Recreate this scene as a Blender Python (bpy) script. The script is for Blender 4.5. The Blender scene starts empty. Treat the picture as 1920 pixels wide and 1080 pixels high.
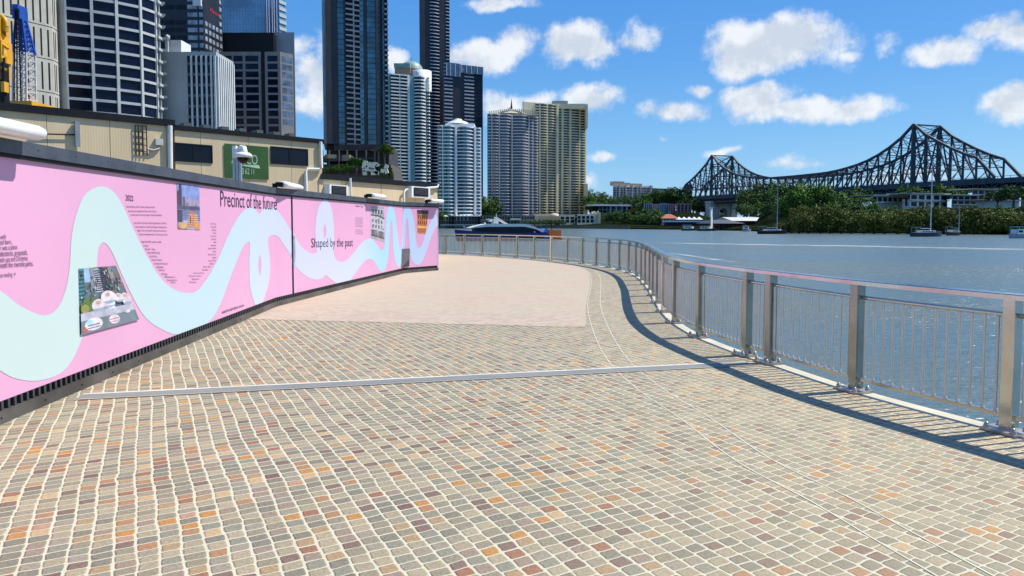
import bpy, bmesh, math, random
from mathutils import Vector, Matrix, noise as mnoise
from mathutils.geometry import tessellate_polygon
random.seed(7)
SC = bpy.context.scene
COL = SC.collection
R = math.radians
# ------------------------------------------------------------------ camera
PITCH, FPX, HZ = R(2.9), 1280.0, 419.0
CAMZ = 1.73
Y0 = HZ + FPX * math.tan(PITCH)
cam_d = bpy.data.cameras.new('camera'); cam = bpy.data.objects.new('camera', cam_d); COL.objects.link(cam)
cam_d.sensor_width = 36; cam_d.lens = 24; cam_d.clip_end = 9000; cam_d.clip_start = .05
cam_d.shift_y = (Y0 - 540) / 1920
cam.location = (0, 0, CAMZ); cam.rotation_euler = (R(90) - PITCH, 0, 0)
SC.camera = cam
SC.view_settings.view_transform = 'Standard'; SC.view_settings.look = 'None'
SC.view_settings.exposure = 0.42; SC.view_settings.gamma = 1
CP, SP = math.cos(PITCH), math.sin(PITCH)
def ray(px, py):
    a = (px - 960) / FPX; b = (Y0 - py) / FPX
    return Vector((a, CP + b * SP, -SP + b * CP))
def at(px, py, Y):
    d = ray(px, py); return Vector((0, 0, CAMZ)) + d * (Y / d.y)
def gp(px, py, z=0.):
    d = ray(px, py); return Vector((0, 0, CAMZ)) + d * ((z - CAMZ) / d.z)
def march(P, d, px, py=200):
    """from P along plan direction d until the picture column px (measured at row py)"""
    r = ray(px, py); k = r.x / r.y
    t = (k * P[1] - P[0]) / (d[0] - k * d[1]); return Vector((P[0] + d[0] * t, P[1] + d[1] * t, 0))
def zat(py, P, px=None):
    """height of picture row py at plan point P"""
    Y = P[1]; b0 = (Y0 - py) / FPX
    return CAMZ + Y * (-SP + b0 * CP) / (CP + b0 * SP)
# ------------------------------------------------------------------ sun and sky
SUN = Vector((.96 * math.cos(R(56)), .28 * math.cos(R(56)), math.sin(R(56)))).normalized()
sl = bpy.data.lights.new('sun', 'SUN'); sl.energy = 4.3; sl.angle = R(.53); sl.color = (1, .965, .9)
so = bpy.data.objects.new('sun', sl); COL.objects.link(so); so.rotation_euler = SUN.to_track_quat('Z', 'Y').to_euler()
W = bpy.data.worlds.new('World'); SC.world = W; W.use_nodes = True
class NT:
    def __init__(s, tree): s.t = tree; s.n = tree.nodes; s.l = tree.links
    def put(s, sock, v):
        if v is None: return
        if isinstance(v, bpy.types.NodeSocket): s.l.new(v, sock)
        else: sock.default_value = v
    def node(s, ty, ins=None, **kw):
        n = s.n.new(ty)
        for k, v in kw.items(): setattr(n, k, v)
        for k, v in (ins or {}).items(): s.put(n.inputs[k], v)
        return n
    def m(s, op, a, b=None, c=None, clamp=False):
        n = s.n.new('ShaderNodeMath'); n.operation = op; n.use_clamp = clamp
        for i, v in enumerate((a, b, c)): s.put(n.inputs[i], v)
        return n.outputs[0]
    def v(s, op, a, b=None, sc=None):
        n = s.n.new('ShaderNodeVectorMath'); n.operation = op
        s.put(n.inputs[0], a); s.put(n.inputs[1], b)
        if sc is not None: s.put(n.inputs['Scale'], sc)
        return n.outputs['Value'] if op in ('DOT_PRODUCT', 'LENGTH', 'DISTANCE') else n.outputs[0]
    def noise(s, vec, scale, detail=2, rough=.5, col=False):
        n = s.node('ShaderNodeTexNoise', {'Vector': vec, 'Scale': scale, 'Detail': detail, 'Roughness': rough})
        return n.outputs['Color' if col else 'Fac']
    def mix(s, f, a, b, bt='MIX'):
        n = s.n.new('ShaderNodeMix'); n.data_type = 'RGBA'; n.blend_type = bt
        s.put(n.inputs[0], f); s.put(n.inputs[6], a); s.put(n.inputs[7], b); return n.outputs[2]
    def ss(s, x, a, b, lo=0., hi=1.):
        n = s.n.new('ShaderNodeMapRange'); n.interpolation_type = 'SMOOTHSTEP'
        for i, v in enumerate((x, a, b, lo, hi)): s.put(n.inputs[i], v)
        return n.outputs[0]
    def ramp(s, f, stops, const=False):
        n = s.n.new('ShaderNodeValToRGB'); e = n.color_ramp.elements
        if const: n.color_ramp.interpolation = 'CONSTANT'
        while len(e) < len(stops): e.new(.5)
        for el, (p, c) in zip(e, stops): el.position = p; el.color = (*c, 1)
        s.put(n.inputs[0], f); return n.outputs[0]
w = NT(W.node_tree); bg = W.node_tree.nodes['Background']
sky = w.node('ShaderNodeTexSky', sky_type='NISHITA', sun_disc=False, sun_elevation=R(56), sun_rotation=math.atan2(.96, .28),
             altitude=0, air_density=1.0, dust_density=.35, ozone_density=2.2)
CS = .105
skyh = w.node('ShaderNodeHueSaturation', {'Color': sky.outputs[0], 'Saturation': 1.25, 'Value': 1.0}).outputs[0]
elev = w.node('ShaderNodeSeparateXYZ', {0: w.node('ShaderNodeTexCoord').outputs['Generated']}).outputs[2]
deep = w.ramp(w.m('ADD', elev, 0., clamp=True), [(0, (.175, .39, .62)), (.10, (.125, .335, .61)), (.22, (.072, .255, .59)), (.34, (.048, .21, .565)), (.7, (.035, .16, .48))])
skyc = w.mix(.75, skyh, w.v('SCALE', deep, sc=1.1 / CS))
tc = w.node('ShaderNodeTexCoord').outputs['Generated']
wn = w.v('SUBTRACT', w.noise(tc, 9, 4, .6, True), (.5, .5, .5))
wd = w.v('ADD', tc, w.v('SCALE', wn, sc=.05))
CL = [(930,4,80,16,1),(905,98,65,34,1),(965,78,55,32,.8),(860,100,40,24,.8),(1085,88,68,40,1.1),(1195,72,50,20,.55),(1450,88,128,48,1.25),(1400,110,70,34,1),(1575,108,26,10,.5),
      (1775,98,64,34,1.1),(1850,60,62,30,.9),(1905,72,60,34,1),(1895,196,56,34,1.1),(1265,212,70,24,1),(1305,168,30,18,.9),
      (1420,185,70,34,1.1),(1480,208,100,26,.95),(1590,206,80,20,.65),(1120,188,52,28,.95),(1128,291,44,13,.7),(585,150,62,62,.9),(570,205,40,30,.7),
      (742,112,26,20,.7),(945,205,44,30,.8),(1010,190,40,14,.6),(1355,284,44,9,.7),(1245,262,20,8,.5),(1500,310,95,12,.38),(1650,335,110,12,.32),(1660,75,24,22,.35),(560,90,30,20,.5),(1100,330,30,14,.3)]
vmax = None; bsum = None
for (cx, cy, rx, ry, k) in CL:
    c = ray(cx, cy).normalized(); rc = Vector((c.y, -c.x, 0)).normalized(); uc = rc.cross(c).normalized()
    if uc.z < 0: uc = -uc
    L = ray(cx, cy).length
    a = w.v('DOT_PRODUCT', wd, tuple(rc * (FPX * L / rx))); b = w.v('DOT_PRODUCT', wd, tuple(uc * (FPX * L / ry)))
    r = w.m('SQRT', w.m('ADD', w.m('MULTIPLY', a, a), w.m('MULTIPLY', b, b)))
    v = w.m('MULTIPLY', w.m('SUBTRACT', 1.22, r), k)
    vb = w.m('ADD', v, w.m('MULTIPLY', b, .0))
    vmax = v if vmax is None else w.m('MAXIMUM', vmax, v)
ysep = w.node('ShaderNodeSeparateXYZ', {0: tc})
front = w.m('GREATER_THAN', ysep.outputs[1], .1)
f1 = w.noise(tc, 14, 9, .64); f2 = w.noise(tc, 5, 5, .6)
back = w.m('MULTIPLY', w.m('SUBTRACT', f2, .56), 3.)
vv = w.m('ADD', w.m('MULTIPLY', vmax, front), w.m('MULTIPLY', back, w.m('SUBTRACT', 1., front)))
dens = w.ss(w.m('ADD', vv, w.m('MULTIPLY', w.m('SUBTRACT', f1, .51), 2.5)), .0, .74)
lit = w.noise(w.v('ADD', tc, (.006, .002, .028)), 14, 7, .62)
shade = w.ss(w.m('ADD', w.m('MULTIPLY', w.m('SUBTRACT', f1, lit), 2.2), w.m('MULTIPLY', vv, -.35)), -.60, .12)
ccol = w.mix(shade, (.49 / CS, .54 / CS, .61 / CS, 1), (.70 / CS, .72 / CS, .745 / CS, 1))
full = w.mix(w.m('MULTIPLY', dens, .93), skyc, ccol)
W.node_tree.links.new(full, bg.inputs[0]); bg.inputs[1].default_value = CS
# ------------------------------------------------------------------ materials
def newmat(name):
    m = bpy.data.materials.new(name); m.use_nodes = True
    t = NT(m.node_tree); b = m.node_tree.nodes['Principled BSDF']; return m, t, b
def mat(name, col, rough=.6, metal=0., var=.12, scale=1.5, bump=0., bscale=20., spec=.5, stretch=None):
    m, t, b = newmat(name)
    co = t.node('ShaderNodeTexCoord').outputs['Object']
    if stretch: co = t.v('MULTIPLY', co, stretch)
    n = t.noise(co, scale, 4, .6)
    f = t.ss(n, .3, .7, 1 - var, 1 + var)
    t.put(b.inputs['Base Color'], t.v('SCALE', (*col,), sc=f))
    t.put(b.inputs['Roughness'], t.m('ADD', t.m('MULTIPLY', n, .15), rough - .07, clamp=True))
    b.inputs['Metallic'].default_value = metal; b.inputs['Specular IOR Level'].default_value = spec
    if bump:
        bn = t.node('ShaderNodeBump', {'Height': t.noise(co, bscale, 3), 'Strength': bump, 'Distance': .02})
        t.put(b.inputs['Normal'], bn.outputs[0])
    return m
def glass(name, col, rough=.12, scale=.25, var=.5, spec=.8):
    m = mat(name, col, rough, 0, var, scale, .12, .35, spec); return m
# ------------------------------------------------------------------ mesh helpers
WL = {}
class MB:
    def __init__(s): s.v = []; s.f = []; s.mi = []; s.c = 0; s.sm = []; s.smooth = False
    def add(s, vs, fs):
        b = len(s.v); s.v += [tuple(x) for x in vs]
        for f in fs: s.f.append([b + i for i in f]); s.mi.append(s.c); s.sm.append(s.smooth)
        return s
    def box(s, x0, x1, y0, y1, z0, z1, rot=0, piv=None):
        vs = [Vector((x, y, z)) for z in (z0, z1) for x, y in ((x0, y0), (x1, y0), (x1, y1), (x0, y1))]
        if rot:
            p = Vector(piv or ((x0 + x1) / 2, (y0 + y1) / 2, 0)); M = Matrix.Rotation(rot, 3, 'Z'); vs = [M @ (q - p) + p for q in vs]
        return s.add(vs, [(3, 2, 1, 0), (4, 5, 6, 7), (0, 1, 5, 4), (1, 2, 6, 5), (2, 3, 7, 6), (3, 0, 4, 7)])
    def bar(s, a, b, w_, h_=None, up=(0, 0, 1)):
        a = Vector(a); b = Vector(b); h_ = h_ or w_; d = (b - a)
        if d.length < 1e-6: return s
        d.normalize(); u = Vector(up)
        if abs(d.dot(u)) > .97: u = Vector((1, 0, 0))
        x = d.cross(u).normalized(); y = x.cross(d).normalized()
        vs = [p + x * i * w_ / 2 + y * j * h_ / 2 for p in (a, b) for i, j in ((-1, -1), (1, -1), (1, 1), (-1, 1))]
        return s.add(vs, [(3, 2, 1, 0), (4, 5, 6, 7), (0, 1, 5, 4), (1, 2, 6, 5), (2, 3, 7, 6), (3, 0, 4, 7)])
    def tube(s, pts, r, n=8, cap=True, radii=None):
        pts = [Vector(p) for p in pts]; rings = []; old = s.smooth; s.smooth = True
        for i, p in enumerate(pts):
            d = (pts[min(i + 1, len(pts) - 1)] - pts[max(i - 1, 0)]).normalized()
            u = Vector((0, 0, 1)) if abs(d.z) < .95 else Vector((1, 0, 0))
            x = d.cross(u).normalized(); y = x.cross(d).normalized(); rr = radii[i] if radii else r
            rings.append([p + (x * math.cos(a) + y * math.sin(a)) * rr for a in [2 * math.pi * k / n for k in range(n)]])
        vs = [q for g in rings for q in g]; fs = []
        for i in range(len(pts) - 1):
            for k in range(n): fs.append((i * n + k, i * n + (k + 1) % n, (i + 1) * n + (k + 1) % n, (i + 1) * n + k))
        s.add(vs, fs); s.smooth = False
        if cap: s.add(rings[0], [tuple(range(n))[::-1]]); s.add(rings[-1], [tuple(range(n))])
        s.smooth = old; return s
    def prism(s, poly, z0, z1):
        """poly: plan points, counter-clockwise"""
        n = len(poly); A = sum(poly[i][0] * poly[(i + 1) % n][1] - poly[(i + 1) % n][0] * poly[i][1] for i in range(n))
        if A < 0: poly = poly[::-1]
        vs = [(p[0], p[1], z0) for p in poly] + [(p[0], p[1], z1) for p in poly]
        fs = [(i, (i + 1) % n, n + (i + 1) % n, n + i) for i in range(n)]
        tr = tessellate_polygon([[Vector((p[0], p[1], 0)) for p in poly]])
        for a, b, c in tr:
            pa, pb, pc = poly[a], poly[b], poly[c]
            ar = (pb[0] - pa[0]) * (pc[1] - pa[1]) - (pc[0] - pa[0]) * (pb[1] - pa[1])
            t = (a, b, c) if ar > 0 else (a, c, b)
            fs.append(tuple(n + i for i in t)); fs.append(t[::-1])
        return s.add(vs, fs)
    def lathe(s, prof, c, n=20, sx=1, sy=1):
        vs = []; fs = []; old = s.smooth; s.smooth = True
        for r, z in prof:
            for k in range(n): a = 2 * math.pi * k / n; vs.append((c[0] + r * sx * math.cos(a), c[1] + r * sy * math.sin(a), c[2] + z))
        for i in range(len(prof) - 1):
            for k in range(n): fs.append((i * n + k, i * n + (k + 1) % n, (i + 1) * n + (k + 1) % n, (i + 1) * n + k))
        s.add(vs, fs); s.smooth = old; return s
    def fbox(s, F, u0, u1, z0, z1, d0, d1):
        P, U, N = F[0], F[1], F[2]
        pl = [P + U * u0 + N * d1, P + U * u1 + N * d1, P + U * u1 + N * d0, P + U * u0 + N * d0]
        return s.prism([(p.x, p.y) for p in pl], z0, z1)
    def build(s, name, mats, parent=None, origin=None):
        if not s.f: return None
        if not isinstance(mats, (list, tuple)): mats = [mats]
        o0 = WL.get(parent.name, Vector((0, 0, 0))) if parent else Vector(origin or (0, 0, 0))
        me = bpy.data.meshes.new(name)
        me.from_pydata([(a - o0.x, b - o0.y, c - o0.z) for a, b, c in s.v], [], s.f)
        for m in mats: me.materials.append(m)
        me.polygons.foreach_set('material_index', s.mi); me.polygons.foreach_set('use_smooth', s.sm); me.update()
        o = bpy.data.objects.new(name, me); COL.objects.link(o)
        if parent: o.parent = parent
        else: o.location = o0
        WL[o.name] = o0.copy(); return o
def FR(P0, P1):
    """facade frame: P0 left, P1 right as seen from outside; N points outwards"""
    P0 = Vector((P0[0], P0[1], 0)); P1 = Vector((P1[0], P1[1], 0)); U = (P1 - P0); L = U.length; U.normalize()
    return (P0, U, Vector((U.y, -U.x, 0)), L)
def tag(o, label=None, cat=None, group=None, kind=None):
    if label: o['label'] = label
    if cat: o['category'] = cat
    if group: o['group'] = group
    if kind: o['kind'] = kind
    return o
def thing(name, label, cat, loc=(0, 0, 0), group=None):
    o = bpy.data.objects.new(name, None); COL.objects.link(o); o.location = loc; o.empty_display_size = .3
    WL[o.name] = Vector(loc); return tag(o, label, cat, group)
def copy_tree(o, parent=None):
    c = o.copy(); COL.objects.link(c); c.parent = parent
    if parent: c.matrix_parent_inverse = o.matrix_parent_inverse.copy()
    for ch in [x for x in bpy.data.objects if x.parent == o]: copy_tree(ch, c)
    return c
class Bag:
    """individual parts up to 100, the rest one 'stuff' part"""
    def __init__(s, root, name, m, cap=100): s.r, s.n, s.m, s.cap, s.k, s.rest = root, name, m, cap, 0, MB()
    def add(s, mb):
        s.k += 1
        if s.k <= s.cap: return mb.build(s.n, s.m, s.r)
        b = len(s.rest.v); s.rest.v += mb.v; s.rest.f += [[b + i for i in f] for f in mb.f]; s.rest.mi += mb.mi; s.rest.sm += mb.sm
    def done(s):
        if s.rest.f: tag(s.rest.build(s.n, s.m, s.r), kind='stuff')
def catmull(P, n=6, closed=False):
    P = [Vector(p) for p in P]; out = []; N = len(P)
    rng = range(N) if closed else range(N - 1)
    for i in rng:
        if closed: p0, p1, p2, p3 = P[i - 1], P[i], P[(i + 1) % N], P[(i + 2) % N]
        else: p0, p1, p2, p3 = P[max(i - 1, 0)], P[i], P[i + 1], P[min(i + 2, N - 1)]
        for k in range(n):
            t = k / n
            out.append(.5 * ((2 * p1) + (p2 - p0) * t + (2 * p0 - 5 * p1 + 4 * p2 - p3) * t * t + (3 * p1 - p0 - 3 * p2 + p3) * t ** 3))
    if not closed: out.append(P[-1])
    return out
# shared materials
M_CONC = mat('pale_concrete', (.54, .49, .36), .85, 0, .1, 2, .3, 60)
M_STEEL = mat('polished_steel', (.62, .60, .55), .17, 1., .08, 3, .03, 90)
M_POST = mat('post_steel', (.36, .37, .345), .25, 1., .1, 3, .03, 60)
M_BAR = mat('steel_bars', (.64, .62, .54), .4, .45, .08, 3)
M_BLACK = mat('black_metal', (.010, .011, .014), .55, 0, .2, 3, spec=.2)
M_WHITE = mat('white_paint', (.78, .78, .75), .45, 0, .06, 3)
M_GLASSD = glass('dark_window_glass', (.008, .01, .018), .12, spec=.25)
# ------------------------------------------------------------------ fence path
E = [(8.2,-2.2),(7.45,-1.1),(6.78,.22),(6.1,1.55),(5.42,2.88),(4.75,4.22),(4.13,5.6),(3.56,7.0),(3.21,8.42),(3.09,8.9),(2.87,10.35),(2.85,11.84),(2.98,13.3),(3.18,14.8),
     (3.4,16.3),(3.62,17.8),(3.80,19.3),(3.97,20.8),(4.08,22.3),(4.1,23.8),(4.0,25.25),(3.8,26.65),(3.48,28.05),(3.05,29.4),(2.5,30.75),
     (1.85,32.1),(1.1,33.4),(.27,34.65),(-.65,35.85),(-1.6,37.0),(-2.65,38.05),(-3.8,39.05),(-5.0,39.95),(-6.3,40.8)]
SUB = 8
EC = catmull([(x, y, 0) for x, y in E], SUB)
def nrm(i):   # outward (towards the river)
    a = EC[max(i - 1, 0)]; b = EC[min(i + 1, len(EC) - 1)]; d = (b - a).normalized(); return Vector((d.y, -d.x, 0))
def off(i, d, z=0.): p = EC[i] + nrm(i) * d; return (p.x, p.y, z)
# ------------------------------------------------------------------ paving materials
def setts_material():
    m, t, b = newmat('stone_setts')
    co = t.node('ShaderNodeTexCoord').outputs['Object']
    wv = t.v('SCALE', t.v('SUBTRACT', t.noise(co, .45, 2, .5, True), (.5, .5, .5)), sc=.13)
    wv2 = t.v('SCALE', t.v('SUBTRACT', t.noise(co, 6, 2, .5, True), (.5, .5, .5)), sc=.030)
    p = t.v('ADD', co, t.v('ADD', wv, wv2)); ang = R(28)
    u = t.v('DOT_PRODUCT', p, (-math.sin(ang), math.cos(ang), 0)); v = t.v('DOT_PRODUCT', p, (math.cos(ang), math.sin(ang), 0))
    A, B = .108, .085
    vs = t.m('DIVIDE', v, A); ci = t.m('FLOOR', vs); fv = t.m('SUBTRACT', vs, ci)
    cr = t.node('ShaderNodeTexWhiteNoise', {'W': ci}, noise_dimensions='1D').outputs[0]
    us = t.m('ADD', t.m('DIVIDE', u, t.m('MULTIPLY', B, t.m('ADD', .93, t.m('MULTIPLY', cr, .16)))), t.m('MULTIPLY', cr, 7.3))
    ri = t.m('FLOOR', us); fu = t.m('SUBTRACT', us, ri)
    cell = t.node('ShaderNodeCombineXYZ', {0: ci, 1: ri}).outputs[0]
    wn = t.node('ShaderNodeTexWhiteNoise', {'Vector': cell}, noise_dimensions='3D'); r1 = wn.outputs[0]; rc = wn.outputs[1]
    sep = t.node('ShaderNodeSeparateXYZ', {0: rc})
    dv = t.m('MULTIPLY', t.m('MINIMUM', fv, t.m('SUBTRACT', 1., fv)), A); du = t.m('MULTIPLY', t.m('MINIMUM', fu, t.m('SUBTRACT', 1., fu)), B)
    gv = t.m('ADD', .0038, t.m('MULTIPLY', sep.outputs[0], .0045)); gu = t.m('ADD', .0024, t.m('MULTIPLY', sep.outputs[1], .0032))
    a = t.m('SUBTRACT', dv, gv); c = t.m('SUBTRACT', du, gu)
    rr = .0125     # rounded corner distance
    ax = t.m('MAXIMUM', t.m('SUBTRACT', rr, a), 0.); cx = t.m('MAXIMUM', t.m('SUBTRACT', rr, c), 0.)
    dist = t.m('SUBTRACT', rr, t.m('SQRT', t.m('ADD', t.m('MULTIPLY', ax, ax), t.m('MULTIPLY', cx, cx))))
    rough = t.noise(co, 55, 3, .6); dist = t.m('ADD', dist, t.m('MULTIPLY', t.m('SUBTRACT', rough, .5), .008))
    mask = t.ss(dist, -.001, .0022)
    pal = [(.0,(.20,.185,.15)),(.13,(.255,.23,.18)),(.27,(.16,.155,.135)),(.40,(.225,.205,.18)),(.50,(.185,.19,.165)),(.60,(.28,.25,.195)),(.70,(.215,.175,.155)),
           (.78,(.15,.11,.10)),(.84,(.27,.20,.13)),(.88,(.27,.16,.095)),(.91,(.22,.115,.08)),(.935,(.36,.27,.17)),(.955,(.14,.085,.085)),(.97,(.31,.20,.155)),(.985,(.33,.175,.065))]
    big = t.noise(co, .5, 2)
    st = t.ramp(t.m('ADD', r1, t.m('MULTIPLY', t.m('SUBTRACT', t.noise(t.v('SCALE', cell, sc=.09), 1., 2), .5), .45), clamp=True), pal, True)
    st = t.mix(.8, st, t.v('SCALE', st, sc=t.m('ADD', .30, t.m('MULTIPLY', rough, 1.45))))
    gr = t.noise(co, 260, 2, .7); st = t.v('SCALE', st, sc=t.m('ADD', .66, t.m('MULTIPLY', gr, .72)))
    # nearer the railing the stones are dusted with sand and paler
    pe = t.v('DOT_PRODUCT', co, (1, -.12, 0)); dust = t.ss(t.m('ADD', pe, t.m('MULTIPLY', big, 1.6)), -.4, 2.9, 0., .30)
    mort = t.mix(t.noise(co, 1.3, 3), (.52, .465, .31, 1), (.60, .56, .41, 1))
    st = t.mix(dust, st, (.40, .35, .25, 1))
    t.put(b.inputs['Base Color'], t.mix(mask, mort, t.v('MULTIPLY', st, (1.22, 1.11, .89))))
    t.put(b.inputs['Roughness'], t.mix(mask, (.9, .9, .9, 1), (.62, .62, .62, 1)))
    h = t.m('ADD', t.ss(dist, -.002, .009), t.m('ADD', t.m('MULTIPLY', rough, .45), t.m('MULTIPLY', r1, .15)))
    bn = t.node('ShaderNodeBump', {'Height': h, 'Strength': .55, 'Distance': .012}); t.put(b.inputs['Normal'], bn.outputs[0])
    b.inputs['Specular IOR Level'].default_value = .3
    return m
M_SETT = setts_material()
def fine_material():
    m, t, b = newmat('fine_pink_paving')
    co = t.node('ShaderNodeTexCoord').outputs['Object']
    sx = t.noise(t.v('MULTIPLY', co, (.5, 5, 1)), 1.2, 4, .6); bl = t.noise(co, .35, 3)
    ang = R(28); u = t.v('DOT_PRODUCT', co, (-math.sin(ang), math.cos(ang), 0)); v = t.v('DOT_PRODUCT', co, (math.cos(ang), math.sin(ang), 0))
    cell = t.node('ShaderNodeCombineXYZ', {0: t.m('FLOOR', t.m('DIVIDE', v, .118)), 1: t.m('FLOOR', t.m('DIVIDE', u, .106))}).outputs[0]
    r1 = t.node('ShaderNodeTexWhiteNoise', {'Vector': cell}).outputs[0]
    c = t.mix(t.ss(bl, .38, .62), (.475, .35, .25, 1), (.45, .375, .255, 1))
    c = t.mix(t.ss(sx, .3, .7, 0, .55), c, (.52, .43, .315, 1)); c = t.mix(t.m('MULTIPLY', r1, .26), c, (.42, .29, .22, 1))
    uu = t.m('FRACT', t.m('DIVIDE', u, .085)); vv_ = t.m('FRACT', t.m('DIVIDE', v, .108)); jl = t.m('MAXIMUM', t.ss(t.m('ABSOLUTE', t.m('SUBTRACT', uu, .5)), .43, .49), t.ss(t.m('ABSOLUTE', t.m('SUBTRACT', vv_, .5)), .43, .49))
    yy = t.v('DOT_PRODUCT', co, (0, 1, 0)); fade = t.ss(t.m('ADD', yy, t.m('MULTIPLY', bl, 5.)), 13.2, 19., .5, .12)
    c = t.mix(t.m('MULTIPLY', jl, fade), c, (.60, .54, .42, 1)); c = t.mix(t.m('MULTIPLY', t.m('MULTIPLY', r1, fade), .7), c, (.24, .20, .165, 1))
    t.put(b.inputs['Base Color'], c); b.inputs['Roughness'].default_value = .85
    bn = t.node('ShaderNodeBump', {'Height': t.noise(co, 90, 3), 'Strength': .2, 'Distance': .004}); t.put(b.inputs['Normal'], bn.outputs[0])
    return m
M_FINE = fine_material()
M_GRAN = mat('worn_band_stone', (.40, .35, .27), .8, 0, .22, 9, .4, 40)
M_LINE = mat('sand_joint', (.58, .54, .40), .9, 0, .1, 4)
M_STRIP = mat('grey_channel_cover', (.22, .22, .20), .6, 0, .08, 2, .1, 60)
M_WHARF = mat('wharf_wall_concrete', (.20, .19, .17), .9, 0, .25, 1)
M_CITY = mat('city_ground', (.11, .11, .105), .9, 0, .2, .1)
def sheet(name, left, right, z, m, kind='structure'):
    mb = MB(); n = len(left); vs = [(p[0], p[1], z) for p in left] + [(p[0], p[1], z) for p in right]
    mb.add(vs, [(i, n + i, n + i + 1, i + 1) for i in range(n - 1)]); o = mb.build(name, m); return tag(o, kind=kind)
N = len(EC)
sheet('paving', [(-14, EC[i].y) for i in range(N)], [off(i, -.12) for i in range(N)], 0, M_SETT)
mb = MB()      # concrete edge, a real coping with a face towards the river
for i in range(N - 1):
    a0, a1 = off(i, -.12, .0), off(i + 1, -.12, .0); b0, b1 = off(i, .09, .0), off(i + 1, .09, .0)
    c0, c1 = off(i, .09, -3.4), off(i + 1, .09, -3.4)
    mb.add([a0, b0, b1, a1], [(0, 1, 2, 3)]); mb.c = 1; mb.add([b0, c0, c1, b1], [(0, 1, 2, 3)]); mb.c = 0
tag(mb.build('wharf_edge', [M_CONC, M_WHARF]), kind='structure')
def gpoly(name, pts, z, m):
    tr = tessellate_polygon([[Vector((p[0], p[1], 0)) for p in pts]]); mb = MB(); fs = []
    for a, b, c in tr:
        A = (pts[b][0] - pts[a][0]) * (pts[c][1] - pts[a][1]) - (pts[c][0] - pts[a][0]) * (pts[b][1] - pts[a][1])
        fs.append((a, b, c) if A > 0 else (a, c, b))
    mb.add([(p[0], p[1], z) for p in pts], fs); return tag(mb.build(name, m), kind='structure')
# smooth pale area
_q = random.Random(8); fr = [gp(470 + 5 * k, 599 + 15 * k / 125 + _q.uniform(-.9, .9)) for k in range(126)]
fr += catmull([gp(1100, 606), gp(1098, 585), gp(1101, 560), gp(1106, 535), gp(1106, 517), gp(1098, 506), gp(1076, 498.5), gp(1035, 492.5)], 4)[:]
far = [off(i, -.55) for i in range(N) if EC[i].y > 33.2]
gpoly('pale_paving', [tuple(p[:2]) for p in fr] + [p[:2] for p in far] + [(-9, 40), (-6, 13)], .004, M_FINE)
# stone band with sand joints
bp = [(gp(x, y)) for x, y in ((1092, 500), (1108, 508), (1117, 520), (1117, 540), (1114, 562), (1116, 585), (1132, 630), (1163, 680), (1220, 730), (1306, 786), (1410, 861), (1553, 935), (1670, 1002), (1800, 1075))]
bp.append(bp[-1] + (bp[-1] - bp[-2]) * 2)
bc = catmull(bp, 6)
def offs(c, d):
    o = []
    for i in range(len(c)):
        t = (c[min(i + 1, len(c) - 1)] - c[max(i - 1, 0)]).normalized(); o.append(c[i] + Vector((-t.y, t.x, 0)) * d)
    return o
def band_material():
    m, t, b = newmat('band_setts'); co = t.node('ShaderNodeTexCoord').outputs['Object']
    r = t.node('ShaderNodeTexVoronoi', {'Vector': co, 'Scale': 6.}).outputs['Color']
    f = t.node('ShaderNodeSeparateXYZ', {0: r}).outputs[0]
    c = t.ramp(f, [(0, (.36, .33, .26)), (.3, (.42, .39, .31)), (.55, (.33, .31, .26)), (.75, (.44, .36, .27)), (.9, (.38, .29, .23))], True)
    c = t.v('SCALE', c, sc=t.m('ADD', .75, t.m('MULTIPLY', t.noise(co, 40, 3), .5)))
    t.put(b.inputs['Base Color'], c); b.inputs['Roughness'].default_value = .8; return m
for d in (-.135, .135): sheet('paving_joint', offs(bc, d - .0065), offs(bc, d + .0065), .003, M_LINE)
# channel cover across the promenade
c0, c1 = gp(148, 745), gp(1405, 682); u = (c1 - c0).normalized(); n_ = Vector((-u.y, u.x, 0))
def stripq(name, a, b, d0, d1, z, m):
    mb = MB(); mb.add([(*(a + n_ * d0).xy, z), (*(b + n_ * d0).xy, z), (*(b + n_ * d1).xy, z), (*(a + n_ * d1).xy, z)], [(0, 1, 2, 3)]); tag(mb.build(name, m), kind='structure')
stripq('drain_channel', c0, c1, -.11, .08, .006, M_STRIP); stripq('drain_channel_edge', c0, c1, .08, .13, .008, mat('white_edge', (.60, .57, .47), .7))
stripq('drain_channel_edge', c0, c1, -.13, -.11, .008, mat('grey_edge', (.42, .39, .31), .7))
# city ground, wharf slab under the left side
gpoly('city_ground', [(-900, -40), (-7, -40), (-7, 38), (-14, 60), (-150, 590), (-900, 590)], -.06, M_CITY)
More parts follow.
